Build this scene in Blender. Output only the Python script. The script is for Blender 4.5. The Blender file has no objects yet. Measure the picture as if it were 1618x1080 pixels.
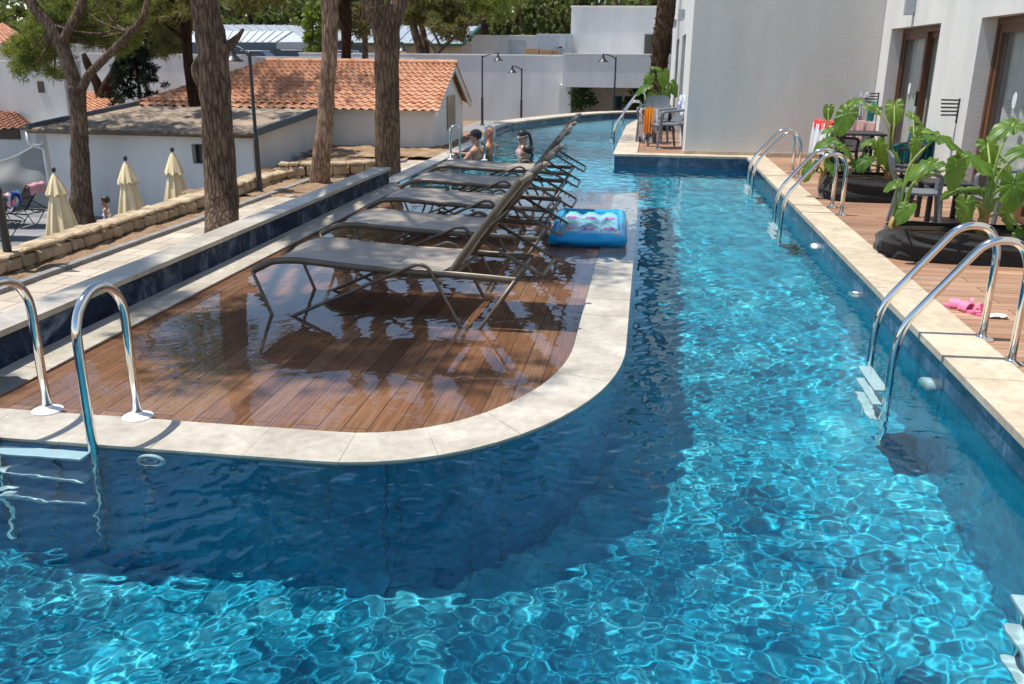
import bpy, bmesh, math, random
import numpy as np
from mathutils import Vector, Matrix, noise, Quaternion
PI = math.pi
R = math.radians
rnd = random.Random(7)
scn = bpy.context.scene
COL = scn.collection

# ------------------------------------------------------------------ camera
F_PX, HZ_S, CAM_H = 1400.0, 0.010, 1.70
def _n(v): return Vector(v).normalized()
Yc = _n((1027-809, -(93-540), -F_PX))
Zc = _n(_n((1, -HZ_S, 0)).cross(Yc))
if Zc.y < 0: Zc = -Zc
Xc = Yc.cross(Zc)
CM = Matrix((Xc, Yc, Zc))
CAMP = Vector((0, 0, CAM_H))
def ray(px, py): return (CM @ Vector((px-809, -(py-540), -F_PX))).normalized()
def gz(px, py, z=0.0):
    d = ray(px, py); return CAMP + d*((z-CAM_H)/d.z)
def at(px, py, Y):
    d = ray(px, py); return CAMP + d*(Y/d.y)
def atx(px, py, X):
    d = ray(px, py); return CAMP + d*(X/d.x)
cd = bpy.data.cameras.new('camera')
cam = bpy.data.objects.new('camera', cd); COL.objects.link(cam)
cam.matrix_world = Matrix.Translation(CAMP) @ CM.to_4x4()
cd.sensor_width = 36; cd.lens = F_PX/1618*36; cd.clip_end = 2000; cd.clip_start = 0.05
scn.camera = cam
cd.dof.use_dof = True; cd.dof.focus_distance = 5.0; cd.dof.aperture_fstop = 6.3

# ------------------------------------------------------------------ light
SUN_EL, SUN_DX, SUN_DY = R(71.5), 1.0, 0.13
sd = Vector((SUN_DX, SUN_DY, 0)).normalized()*math.cos(SUN_EL) + Vector((0, 0, -math.sin(SUN_EL)))
sl = bpy.data.lights.new('sun', 'SUN'); so = bpy.data.objects.new('sun', sl); COL.objects.link(so)
sl.energy = 4.4; sl.angle = R(0.53); sl.color = (1.0, 0.95, 0.87)
so.rotation_euler = sd.to_track_quat('-Z', 'Y').to_euler()
sl.cycles.is_caustics_light = True
W = bpy.data.worlds.new('World'); scn.world = W; W.use_nodes = True
wn = W.node_tree.nodes; wl = W.node_tree.links
sky = wn.new('ShaderNodeTexSky'); sky.sky_type = 'NISHITA'; sky.sun_disc = False
sky.sun_elevation = SUN_EL
sky.sun_rotation = math.atan2(-sd.x, -sd.y)
sky.air_density = 1.0; sky.dust_density = 0.2; sky.ozone_density = 1.2
wl.new(sky.outputs[0], wn['Background'].inputs[0]); wn['Background'].inputs[1].default_value = 0.135
scn.view_settings.view_transform = 'Standard'; scn.view_settings.look = 'None'
scn.view_settings.exposure = 0.50; scn.view_settings.gamma = 1.0
cy = scn.cycles
scn.render.engine = 'CYCLES'
cy.use_denoising = True
try: cy.denoiser = 'OPENIMAGEDENOISE'; cy.denoising_input_passes = 'RGB_ALBEDO_NORMAL'
except Exception: pass
cy.max_bounces = 10; cy.diffuse_bounces = 3; cy.glossy_bounces = 4; cy.transmission_bounces = 8; cy.transparent_max_bounces = 12
cy.caustics_refractive = True; cy.caustics_reflective = False; cy.blur_glossy = 0.3
cy.sample_clamp_indirect = 4.0; cy.sample_clamp_direct = 0
cy.use_adaptive_sampling = False

# ------------------------------------------------------------------ object helpers
def tag(o, label=None, cat=None, group=None, kind=None):
    if label: o['label'] = label
    if cat: o['category'] = cat
    if group: o['group'] = group
    if kind: o['kind'] = kind
    return o
def empty(name, loc=(0, 0, 0), rz=0.0, label=None, cat=None, group=None):
    o = bpy.data.objects.new(name, None); COL.objects.link(o)
    o.location = loc; o.rotation_euler = (0, 0, rz); o.empty_display_size = .2
    return tag(o, label, cat, group)
def kids(o): return [c for c in bpy.data.objects if c.parent == o]
def copy_tree(o, parent=None):
    c = o.copy(); COL.objects.link(c); c.parent = parent
    for ch in kids(o): copy_tree(ch, c)
    return c
def relabel(o, **k):
    for a, b in k.items(): o[a] = b
    return o

class MB:
    """mesh buffer: collects shapes into ONE mesh"""
    def __init__(s): s.v = []; s.f = []; s.uv = None
    def add(s, vs, fs):
        b = len(s.v); s.v.extend([tuple(p) for p in vs]); s.f.extend([tuple(i+b for i in f) for f in fs]); return s
    def box(s, c, d, rz=0.0, m=None, bev=0.0):
        x, y, z = d[0]/2, d[1]/2, d[2]/2
        if bev > 0:
            b = min(bev, x*.9, y*.9, z*.9)
            bm = bmesh.new(); bmesh.ops.create_cube(bm, size=1)
            for v in bm.verts: v.co = (v.co.x*d[0], v.co.y*d[1], v.co.z*d[2])
            bmesh.ops.bevel(bm, geom=list(bm.edges), offset=b, segments=2, affect='EDGES', profile=.6)
            bm.verts.index_update()
            vs = [v.co.copy() for v in bm.verts]; fs = [[v.index for v in f.verts] for f in bm.faces]; bm.free()
        else:
            vs = [Vector((a*x, e*y, g*z)) for a in (-1, 1) for e in (-1, 1) for g in (-1, 1)]
            fs = [(0, 1, 3, 2), (4, 6, 7, 5), (0, 4, 5, 1), (2, 3, 7, 6), (0, 2, 6, 4), (1, 5, 7, 3)]
        if m is not None: vs = [m @ v for v in vs]
        elif rz:
            q = Matrix.Rotation(rz, 3, 'Z'); vs = [q @ v for v in vs]
        return s.add([v+Vector(c) for v in vs], fs)
    def bx(s, x0, x1, y0, y1, z0, z1, bev=0.0):
        return s.box(((x0+x1)/2, (y0+y1)/2, (z0+z1)/2), (abs(x1-x0), abs(y1-y0), abs(z1-z0)), bev=bev)
    def tube(s, pts, r, n=10, cap=True, flat=None, up=None, closed=False):
        """r number or list; flat=(a,b) elliptical section multipliers with up hint"""
        pts = [Vector(p) for p in pts]; N = len(pts)
        rr = r if isinstance(r, (list, tuple)) else [r]*N
        vs = []; prev = None
        for i, p in enumerate(pts):
            if closed: t = pts[(i+1) % N]-pts[i-1]
            else: t = (pts[min(i+1, N-1)]-pts[max(i-1, 0)])
            t.normalize()
            if up is not None:
                a = Vector(up)-t*Vector(up).dot(t)
                if a.length < 1e-4: a = t.orthogonal()
            elif prev is None: a = t.orthogonal()
            else:
                a = prev-t*prev.dot(t)
                if a.length < 1e-5: a = t.orthogonal()
            a.normalize(); prev = a; b = t.cross(a)
            fa, fb = flat if flat else (1, 1)
            for k in range(n):
                w = 2*PI*k/n
                vs.append(p + a*(math.cos(w)*rr[i]*fa) + b*(math.sin(w)*rr[i]*fb))
        fs = []
        for i in range(N if closed else N-1):
            j = (i+1) % N
            for k in range(n):
                fs.append((i*n+k, i*n+(k+1) % n, j*n+(k+1) % n, j*n+k))
        if cap and not closed:
            fs.append(tuple(reversed(range(n)))); fs.append(tuple((N-1)*n+k for k in range(n)))
        return s.add(vs, fs)
    def lathe(s, prof, n=24, c=(0, 0, 0), sx=1.0, sy=1.0):
        c = Vector(c); vs = []; fs = []
        for (r, z) in prof:
            for k in range(n):
                w = 2*PI*k/n; vs.append(c+Vector((r*math.cos(w)*sx, r*math.sin(w)*sy, z)))
        for i in range(len(prof)-1):
            for k in range(n): fs.append((i*n+k, i*n+(k+1) % n, (i+1)*n+(k+1) % n, (i+1)*n+k))
        fs.append(tuple(reversed(range(n)))); fs.append(tuple((len(prof)-1)*n+k for k in range(n)))
        return s.add(vs, fs)
    def ell(s, c, r, m=None, nu=16, nv=10):
        c = Vector(c); vs = [Vector((0, 0, -r[2]))]; fs = []
        for i in range(1, nv):
            p = -PI/2+PI*i/nv
            for k in range(nu):
                w = 2*PI*k/nu
                vs.append(Vector((r[0]*math.cos(p)*math.cos(w), r[1]*math.cos(p)*math.sin(w), r[2]*math.sin(p))))
        vs.append(Vector((0, 0, r[2])))
        for k in range(nu): fs.append((0, 1+(k+1) % nu, 1+k))
        for i in range(nv-2):
            for k in range(nu): fs.append((1+i*nu+k, 1+i*nu+(k+1) % nu, 1+(i+1)*nu+(k+1) % nu, 1+(i+1)*nu+k))
        L = len(vs)-1
        for k in range(nu): fs.append((1+(nv-2)*nu+k, 1+(nv-2)*nu+(k+1) % nu, L))
        if m is not None: vs = [m @ v for v in vs]
        return s.add([v+c for v in vs], fs)
    def grid(s, fn, nu, nv, thick=None):
        """fn(u,v)->point for u,v in 0..1"""
        P = [[Vector(fn(i/nu, j/nv)) for i in range(nu+1)] for j in range(nv+1)]
        vs = [p for row in P for p in row]; w = nu+1
        fs = [(j*w+i, j*w+i+1, (j+1)*w+i+1, (j+1)*w+i) for j in range(nv) for i in range(nu)]
        if thick:
            N = len(vs); nn = []
            for j in range(nv+1):
                for i in range(nu+1):
                    a = P[j][min(i+1, nu)]-P[j][max(i-1, 0)]; b = P[min(j+1, nv)][i]-P[max(j-1, 0)][i]
                    c = a.cross(b); nn.append(c.normalized() if c.length > 1e-9 else Vector((0, 0, 1)))
            vs2 = [v-n*thick for v, n in zip(vs, nn)]
            f2 = [tuple(reversed([q+N for q in f])) for f in fs]
            rim = [j for j in range(nu+1)]+[j*w+nu for j in range(1, nv+1)]+[nv*w+i for i in range(nu-1, -1, -1)]+[j*w for j in range(nv-1, 0, -1)]
            f3 = [(rim[k], rim[k]+N, rim[(k+1) % len(rim)]+N, rim[(k+1) % len(rim)]) for k in range(len(rim))]
            vs = vs+vs2; fs = fs+f2+f3
        return s.add(vs, fs)
    def prism(s, poly, z0, z1):
        n = len(poly); vs = [(x, y, z0) for x, y in poly]+[(x, y, z1) for x, y in poly]
        fs = [tuple(reversed(range(n))), tuple(range(n, 2*n))]+[(i, (i+1) % n, n+(i+1) % n, n+i) for i in range(n)]
        return s.add(vs, fs)
    def build(s, name, mat, parent=None, smooth=False, sharp=None):
        me = bpy.data.meshes.new(name); me.from_pydata(s.v, [], s.f); me.validate(); 
        me.materials.append(mat)
        if smooth:
            me.polygons.foreach_set('use_smooth', [True]*len(me.polygons))
            if sharp is not None: me.set_sharp_from_angle(angle=R(sharp))
        me.update()
        o = bpy.data.objects.new(name, me); COL.objects.link(o)
        if parent is not None: o.parent = parent
        o.cycles.is_caustics_receiver = True
        return o
def struct(o): o['kind'] = 'structure'; return o
def fillet(pts, r, n=6):
    """round the corners of a polyline"""
    pts = [Vector(p) for p in pts]; out = [pts[0]]
    rs = r if isinstance(r, (list, tuple)) else [r]*len(pts)
    for i in range(1, len(pts)-1):
        a, b, c = pts[i-1], pts[i], pts[i+1]
        d1 = (a-b); d2 = (c-b); l = min(rs[i], d1.length*.49, d2.length*.49)
        p, q = b+d1.normalized()*l, b+d2.normalized()*l
        for k in range(n+1):
            t = k/n; out.append((1-t)**2*p+2*t*(1-t)*b+t*t*q)
    out.append(pts[-1]); return out
def spline(pts, n=6):
    pts = [Vector(p) for p in pts]; out = []
    for i in range(len(pts)-1):
        p0 = pts[max(i-1, 0)]; p1 = pts[i]; p2 = pts[i+1]; p3 = pts[min(i+2, len(pts)-1)]
        for k in range(n):
            t = k/n
            out.append(.5*((2*p1)+(p2-p0)*t+(2*p0-5*p1+4*p2-p3)*t*t+(3*p1-p0-3*p2+p3)*t**3))
    out.append(pts[-1]); return out
def lerp(a, b, t): return a+(b-a)*t
def interp(xs, ys, x): return float(np.interp(x, xs, ys))

# ------------------------------------------------------------------ materials
class NT:
    def __init__(s, name):
        s.m = bpy.data.materials.new(name); s.m.use_nodes = True
        s.n = s.m.node_tree.nodes; s.l = s.m.node_tree.links
        s.b = s.n['Principled BSDF']; s.out = s.n['Material Output']
    def node(s, t, **k):
        o = s.n.new(t)
        for a, b in k.items():
            if a.startswith('i_'):
                key = a[2:]; key = int(key) if key.isdigit() else key.replace('_', ' ')
                o.inputs[key].default_value = b
            else: setattr(o, a, b)
        return o
    def link(s, a, b): s.l.new(a, b)
    def coord(s, kind='Object', scale=(1, 1, 1), rot=(0, 0, 0)):
        t = s.node('ShaderNodeTexCoord'); m = s.node('ShaderNodeMapping'); m.inputs['Scale'].default_value = scale; m.inputs['Rotation'].default_value = rot
        s.link(t.outputs[kind], m.inputs[0]); return m.outputs[0]
    def noise(s, vec, scale=5, detail=4, rough=.55, dist=0):
        n = s.node('ShaderNodeTexNoise'); n.inputs['Scale'].default_value = scale; n.inputs['Detail'].default_value = detail
        n.inputs['Roughness'].default_value = rough; n.inputs['Distortion'].default_value = dist
        if vec: s.link(vec, n.inputs['Vector'])
        return n.outputs['Fac']
    def ramp(s, fac, stops):
        r = s.node('ShaderNodeValToRGB'); e = r.color_ramp.elements
        while len(e) < len(stops): e.new(.5)
        for el, (p, c) in zip(e, stops): el.position = p; el.color = (*c, 1) if len(c) == 3 else c
        s.link(fac, r.inputs[0]); return r.outputs[0]
    def mix(s, a, b, fac, mode='MIX'):
        m = s.node('ShaderNodeMix'); m.data_type = 'RGBA'; m.blend_type = mode
        for i, v in ((6, a), (7, b)):
            if isinstance(v, tuple): m.inputs[i].default_value = (*v, 1)
            else: s.link(v, m.inputs[i])
        if isinstance(fac, (int, float)): m.inputs[0].default_value = fac
        else: s.link(fac, m.inputs[0])
        return m.outputs[2]
    def bump(s, h, strength=.3, dist=.01, prev=None):
        b = s.node('ShaderNodeBump'); b.inputs['Strength'].default_value = strength; b.inputs['Distance'].default_value = dist
        s.link(h, b.inputs['Height'])
        if prev: s.link(prev, b.inputs['Normal'])
        return b.outputs[0]
    def set(s, color=None, rough=None, normal=None, metal=None, spec=None):
        for k, v in (('Base Color', color), ('Roughness', rough), ('Normal', normal), ('Metallic', metal), ('Specular IOR Level', spec)):
            if v is None: continue
            if isinstance(v, (int, float)): s.b.inputs[k].default_value = v
            elif isinstance(v, tuple): s.b.inputs[k].default_value = (*v, 1)
            else: s.link(v, s.b.inputs[k])
        return s.m
def simple(name, col, rough=.6, metal=0.0, var=.15, scale=6, bump=0.0, bscale=40, spec=.5, coord='Object'):
    t = NT(name); c = t.coord(coord)
    n = t.noise(c, scale, 5)
    lo = tuple(x*(1-var) for x in col); hi = tuple(min(1, x*(1+var)) for x in col)
    k = t.ramp(n, [(.3, lo), (.7, hi)])
    nm = t.bump(t.noise(c, bscale, 4), bump, .004) if bump else None
    return t.set(k, rough, nm, metal, spec)
def brick(t, vec, w, h, mortar, off=.5, sq=1.0):
    b = t.node('ShaderNodeTexBrick'); b.offset = off; b.inputs['Scale'].default_value = 1.0
    b.inputs['Mortar Size'].default_value = mortar; b.inputs['Brick Width'].default_value = w; b.inputs['Row Height'].default_value = h
    b.inputs['Mortar Smooth'].default_value = .1; b.inputs['Bias'].default_value = 0
    b.inputs['Color1'].default_value = (0, 0, 0, 1); b.inputs['Color2'].default_value = (1, 1, 1, 1); b.inputs['Mortar'].default_value = (.5, .5, .5, 1)
    t.link(vec, b.inputs['Vector']); return b

def m_plaster(name, col, bscale=55, strength=.35, stain=.17):
    t = NT(name); c = t.coord('Object'); cst = t.coord('Object', (1.6, 1.6, .35))
    n = t.noise(cst, .9, 6, .6); n2 = t.noise(c, 3.5, 5)
    k = t.ramp(n, [(.3, tuple(x*(1-stain) for x in col)), (.65, col)])
    k = t.mix(k, tuple(x*.8 for x in col), t.ramp(n2, [(.55, (0, 0, 0)), (.85, (.35, .35, .35))]))
    h = t.noise(c, bscale, 3, .6)
    return t.set(k, .9, t.bump(h, strength, .012), spec=.2)
def m_deck(name, rot, w, h, cols, mortar=.006, rough=(.35, .6), gcol=(.03, .018, .012)):
    t = NT(name); c = t.coord('Object', rot=(0, 0, rot))
    b = brick(t, c, w, h, mortar, .37)
    # per-plank tone and streaky grain
    st = t.node('ShaderNodeMapping'); st.inputs['Scale'].default_value = (1.2, 26, 1); t.link(c, st.inputs[0])
    g = t.noise(st.outputs[0], 2.2, 6, .65, .4)
    tone = t.ramp(b.outputs['Color'], [(0, cols[0]), (.5, cols[1]), (1, cols[2])])
    k = t.mix(tone, t.ramp(g, [(.3, (.45, .42, .4)), (.7, (1.15, 1.12, 1.1))]), .8, 'MULTIPLY')
    big = t.noise(c, .9, 4)
    k = t.mix(k, t.ramp(big, [(.35, (.72, .72, .74)), (.7, (1.1, 1.08, 1.05))]), .7, 'MULTIPLY')
    k = t.mix(k, gcol, b.outputs['Fac'])
    inv = t.node('ShaderNodeMath', operation='SUBTRACT'); inv.inputs[0].default_value = 1; t.link(b.outputs['Fac'], inv.inputs[1])
    nm = t.bump(inv.outputs[0], .6, .004); nm = t.bump(g, .15, .002, nm)
    return t.set(k, t.ramp(g, [(.3, (rough[0],)*3), (.7, (rough[1],)*3)]), nm)
def m_stone(name, a, b, rough=.55, scale=3.0, joint=None, bump=.15):
    """travertine / marble: streaky veins and pits"""
    t = NT(name); c = t.coord('Object', (1, 1, 1))
    n = t.noise(c, scale, 7, .6, .6); n2 = t.noise(c, scale*7, 4, .6)
    k = t.ramp(n, [(.28, a), (.52, tuple((x+y)/2 for x, y in zip(a, b))), (.7, b)])
    k = t.mix(k, t.ramp(n2, [(.3, (.72, .7, .66)), (.6, (1.05, 1.05, 1.05))]), .55, 'MULTIPLY')
    h = t.noise(c, 60, 3)
    nm = t.bump(h, bump, .003)
    if joint:
        j = t.node('ShaderNodeTexCoord'); sx = t.node('ShaderNodeSeparateXYZ'); t.link(j.outputs['Object'], sx.inputs[0])
    return t.set(k, rough, nm)
def m_tile(name, lo, mid, hi, size=.3, rough=.25, grout=(.02, .03, .05)):
    t = NT(name); c = t.coord('Object')
    n = t.noise(c, 2.6, 7, .68, 1.2); n2 = t.noise(c, 14, 5, .6)
    k = t.ramp(n, [(.3, lo), (.5, mid), (.72, hi)])
    k = t.mix(k, t.ramp(n2, [(.35, (.7, .7, .72)), (.65, (1.2, 1.2, 1.2))]), .7, 'MULTIPLY')
    # grout: 3 families of thin planes in object space
    tc = t.node('ShaderNodeTexCoord'); sep = t.node('ShaderNodeSeparateXYZ'); t.link(tc.outputs['Object'], sep.inputs[0])
    acc = None
    for i in range(3):
        d = t.node('ShaderNodeMath', operation='DIVIDE'); t.link(sep.outputs[i], d.inputs[0]); d.inputs[1].default_value = size
        a = t.node('ShaderNodeMath', operation='ADD'); t.link(d.outputs[0], a.inputs[0]); a.inputs[1].default_value = 100.37+.2*i
        f = t.node('ShaderNodeMath', operation='FRACT'); t.link(a.outputs[0], f.inputs[0])
        l = t.node('ShaderNodeMath', operation='LESS_THAN'); t.link(f.outputs[0], l.inputs[0]); l.inputs[1].default_value = .017
        if acc is None: acc = l.outputs[0]
        else:
            mx = t.node('ShaderNodeMath', operation='MAXIMUM'); t.link(acc, mx.inputs[0]); t.link(l.outputs[0], mx.inputs[1]); acc = mx.outputs[0]
    g = t.node('ShaderNodeMath', operation='MULTIPLY'); t.link(acc, g.inputs[0]); g.inputs[1].default_value = .6
    k = t.mix(k, grout, g.outputs[0])
    return t.set(k, rough, t.bump(n2, .12, .003))
def m_pavers(name, w, h, cols, mortar, gcol, rough=.8, rot=0.0):
    t = NT(name); c = t.coord('Object', rot=(0, 0, rot)); b = brick(t, c, w, h, mortar, .5)
    k = t.ramp(b.outputs['Color'], [(0, cols[0]), (1, cols[1])])
    n = t.noise(c, 1.2, 6); n2 = t.noise(c, 40, 4)
    k = t.mix(k, t.ramp(n, [(.3, (.7, .68, .66)), (.7, (1.1, 1.1, 1.1))]), .8, 'MULTIPLY')
    k = t.mix(k, t.ramp(n2, [(.3, (.75, .75, .75)), (.7, (1.1, 1.1, 1.1))]), .6, 'MULTIPLY')
    k = t.mix(k, gcol, b.outputs['Fac'])
    inv = t.node('ShaderNodeMath', operation='SUBTRACT'); inv.inputs[0].default_value = 1; t.link(b.outputs['Fac'], inv.inputs[1])
    return t.set(k, rough, t.bump(n2, .3, .004, t.bump(inv.outputs[0], .5, .006)), spec=.25)
def m_soil(name, a, b, rough=.95):
    t = NT(name); c = t.coord('Object'); n = t.noise(c, 2, 7, .65); n2 = t.noise(c, 30, 6, .7)
    k = t.ramp(n, [(.3, a), (.7, b)])
    k = t.mix(k, t.ramp(n2, [(.3, (.45, .42, .4)), (.62, (1.15, 1.12, 1.1))]), .85, 'MULTIPLY')
    return t.set(k, rough, t.bump(n2, .9, .03), spec=.1)
def m_bark(name, lo, mid, hi, sc=1.0):
    t = NT(name); c = t.coord('Object', (19*sc, 19*sc, 3.0*sc))
    v = t.node('ShaderNodeTexVoronoi'); v.feature = 'DISTANCE_TO_EDGE'; v.inputs['Scale'].default_value = 1.6
    nz = t.node('ShaderNodeTexNoise'); nz.inputs['Scale'].default_value = 1.5; nz.inputs['Detail'].default_value = 5; t.link(c, nz.inputs['Vector'])
    ad = t.node('ShaderNodeMix'); ad.data_type = 'VECTOR'; ad.inputs[0].default_value = .46; t.link(c, ad.inputs[4]); t.link(nz.outputs['Color'], ad.inputs[5])
    t.link(ad.outputs[1], v.inputs['Vector'])
    e = t.ramp(v.outputs['Distance'], [(0, (0, 0, 0)), (.22, (1, 1, 1))])
    n = t.noise(c, 2.2, 7, .7); c2 = t.coord('Object'); nb = t.noise(c2, 2.2, 5, .6)
    k = t.ramp(n, [(.3, lo), (.5, mid), (.75, hi)])
    k = t.mix(k, t.ramp(nb, [(.35, (.62, .58, .56)), (.7, (1.25, 1.2, 1.15))]), .85, 'MULTIPLY')
    k = t.mix(t.mix(k, (.42, .38, .36), 1.0, 'MULTIPLY'), k, e)
    nm = t.bump(e, .65, .016); nm = t.bump(n, .5, .012, nm)
    return t.set(k, .95, nm, spec=.1)
def m_leaf(name, a, b, trans=(.10, .16, .02), tfac=.35, rough=.6, scale=.6, spec=.3):
    t = NT(name); c = t.coord('Object'); n = t.noise(c, scale, 4, .7)
    n2 = t.noise(c, scale*9, 3, .7)
    k = t.ramp(n, [(.3, a), (.7, b)])
    k = t.mix(k, t.ramp(n2, [(.3, (.6, .62, .55)), (.7, (1.25, 1.25, 1.1))]), .7, 'MULTIPLY')
    t.set(k, rough, spec=spec)
    tr = t.node('ShaderNodeBsdfTranslucent'); tr.inputs[0].default_value = (*trans, 1)
    mx = t.node('ShaderNodeMixShader'); mx.inputs[0].default_value = tfac
    t.link(t.b.outputs[0], mx.inputs[1]); t.link(tr.outputs[0], mx.inputs[2]); t.link(mx.outputs[0], t.out.inputs[0])
    return t.m
def m_metal(name, col, rough=.12):
    t = NT(name); c = t.coord('Object', (40, 40, 6)); n = t.noise(c, 3, 3)
    return t.set(col, t.ramp(n, [(.3, (rough*.8,)*3), (.7, (rough*1.5,)*3)]), metal=1.0)
def m_cloth(name, col, col2=None, scale=5.0, stripes=None, bump=.3):
    t = NT(name); c = t.coord('Object'); n = t.noise(c, scale, 4)
    k = t.ramp(n, [(.35, tuple(x*.86 for x in col)), (.65, col)]) if col2 is None else t.ramp(n, [(.46, col), (.54, col2)])
    w = t.noise(c, 220, 2)
    t.set(k, .95, t.bump(w, bump, .002), spec=.1)
    t.b.inputs['Sheen Weight'].default_value = .2
    return t.m
def m_water(name, col):
    t = NT(name); t.n.remove(t.b)
    g = t.node('ShaderNodeBsdfGlass'); g.inputs['Color'].default_value = (*col, 1); g.inputs['IOR'].default_value = 1.333; g.inputs['Roughness'].default_value = 0
    t.link(g.outputs[0], t.out.inputs[0]); return t.m

M = {}
M['pool_tile'] = m_tile('blue pool tile', (.010, .025, .055), (.040, .075, .135), (.20, .27, .35))
M['shaded_tile'] = m_tile('shade darkened pool tile', (.002, .006, .018), (.006, .019, .048), (.17, .21, .27), rough=.55); M['shaded_tile'].node_tree.nodes['Principled BSDF'].inputs['Specular IOR Level'].default_value = .15  # same blue tile, shade of the left wall put into a darker colour
M['water_tinted_tile'] = m_tile('pool tile tinted blue for water', (.002, .125, .255), (.003, .25, .43), (.010, .38, .56))  # same pool tile, blue cast of light through water put into its colour
M['floor_tile'] = m_tile('pool floor tile', (.003, .13, .25), (.012, .39, .54), (.15, .68, .78), .3, .35, (.01, .12, .2))  # cyan cast of the water is put into the floor colour too
M['deck'] = m_deck('wet brown deck board', PI/2, 1.9, .125, ((.31, .140, .065), (.41, .197, .100), (.49, .268, .148)), mortar=.003, rough=(.35, .55), gcol=(.09, .05, .03))
M['terrace'] = m_deck('terrace wood tile', 0, 1.2, .15, ((.30, .165, .10), (.38, .225, .145), (.46, .30, .20)), .004, (.5, .7), (.12, .07, .05))
M['travertine'] = m_stone('cream travertine', (.38, .31, .225), (.62, .535, .415), .55)
M['strip'] = m_stone('pale stone edging', (.34, .305, .245), (.55, .51, .435), .4)
M['grey_marble'] = m_stone('grey wet marble', (.33, .295, .24), (.58, .525, .435), .35, 2.0)
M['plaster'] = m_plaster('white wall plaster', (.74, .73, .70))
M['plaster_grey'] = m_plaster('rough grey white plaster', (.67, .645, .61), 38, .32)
M['plaster_back'] = m_plaster('white boundary wall plaster', (.70, .69, .67), 20, .3, .16)
M['path'] = m_pavers('beige path pavers', .42, .42, ((.40, .34, .27), (.54, .47, .38)), .008, (.16, .13, .1))
M['court'] = m_pavers('grey court paving', .5, .5, ((.20, .21, .22), (.28, .28, .29)), .01, (.12, .12, .12))
M['soil'] = m_soil('sandy brown soil', (.20, .13, .08), (.42, .30, .19))
M['kerb'] = simple('concrete kerb', (.22, .21, .20), .85, var=.25, bump=.4)
M['water'] = m_water('tinted pool water', (.78, .945, .975))
M['film'] = m_water('clear shallow water', (.97, .985, .985))
M['chrome'] = m_metal('polished steel', (.72, .71, .68), .07)
M['white_plastic'] = simple('white plastic', (.75, .77, .77), .4, var=.05)

# ------------------------------------------------------------------ the pool
DEP = -1.26
XL, XR = -3.46, 1.68          # inner faces of the pool
YN, YT, YD = 0.35, 15.15, 12.1  # near wall, terrace wall, end of the shallow deck
def deck_outline(off=0.0, n=22):
    """front and right outline of the shallow deck, inset by off"""
    a, b = 1.30-off, 1.83-off
    p = [(XL, 3.37+off), (-1.35, 3.37+off)]
    for k in range(1, n+1):
        w = PI/2*k/n
        p.append((-1.35+a*math.sin(w), 5.2-b*math.cos(w)))
    p += [(-.05-off, 8.0), (-.05-off, YD-off)]
    return p
# far end of the pool, a curved coping
FAR = [(-3.46, 20.6), (-3.42, 22.6), (-2.9, 24.6), (-2.1, 26.6), (-1.2, 28.2), (-.3, 29.0), (.3, 29.2)]
FARS = [(p.x, p.y) for p in spline([(x, y, 0) for x, y in FAR], 5)]
TX = [(-.5, YT), (-.5, 22), (.1, 29.2)]
pool_poly = [(XL, YN), (XR, YN), (XR, YT), (-.5, YT), (-.45, 22), (.3, 29.2)]+list(reversed(FARS))
def inside(poly, x, y):
    c = False; n = len(poly)
    for i in range(n):
        x0, y0 = poly[i]; x1, y1 = poly[(i+1) % n]
        if (y0 > y) != (y1 > y) and x < (x1-x0)*(y-y0)/(y1-y0)+x0: c = not c
    return c
def inside_np(poly, X, Y):
    c = np.zeros(X.shape, bool); n = len(poly)
    for i in range(n):
        x0, y0 = poly[i]; x1, y1 = poly[(i+1) % n]
        if y0 == y1: continue
        m = ((y0 > Y) != (y1 > Y)) & (X < (x1-x0)*(Y-y0)/(y1-y0)+x0)
        c ^= m
    return c
film_poly = [(x if y < 6.5 else lerp(x, -.03, min(1, (y-6.5)/.1)), y) for x, y in deck_outline(.16)[:-2]]+[(-.21, 6.5), (-.03, 6.6), (-.03, YD-.02), (XL-.5, YD-.02), (XL-.5, 3.53)]
# waves
wr = random.Random(11); WAVES = []
NW = 96
for i in range(NW):
    lam = math.exp(lerp(math.log(.044), math.log(.80), (i+.5)/NW)); a = wr.gauss(R(80), R(70))
    WAVES.append((2*PI/lam*math.cos(a), 2*PI/lam*math.sin(a), wr.uniform(0, 2*PI), lam, 1.0 if lam < .13 else (.13/lam)**.85))
def wave_h(X, Y, slope=.073, dy=.0105):
    wx = X+.06*np.sin(1.7*Y+.4)+.05*np.sin(2.9*X-1.3*Y); wy = Y+.06*np.sin(1.9*X+1.1)+.04*np.sin(2.3*Y+2.1*X)
    h = np.zeros_like(X)
    for kx, ky, ph, lam, wt in WAVES:
        h += slope*math.sqrt(2/NW)*lam/(2*PI)*np.sin(kx*wx+ky*wy+ph)*wt*np.clip((lam/dy-2.5)/2.0, 0, 1)
    g = .80+.34*np.sin(.9*X+.5*Y+1.0)*np.sin(.55*Y-.7*X)+.28*np.sin(2.1*X-1.4*Y)*np.sin(1.7*Y+1.1*X+.6)
    return h*g
xs = np.linspace(XL-.1, XR+.1, 500)
ys = [YN-.1]
while ys[-1] < 29.6: ys.append(ys[-1]+(.0105 if ys[-1] < 4.4 else .0105+.0031*(ys[-1]-4.4)))
ys = np.array(ys)
GX, GY = np.meshgrid(xs, ys)
Z = wave_h(GX, GY, dy=np.maximum(.0105, .0105+.0031*(GY-4.4)))
fm = inside_np(deck_outline(-.05)+[(XL-.5, YD), (XL-.5, 3.3)], GX, GY)
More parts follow.
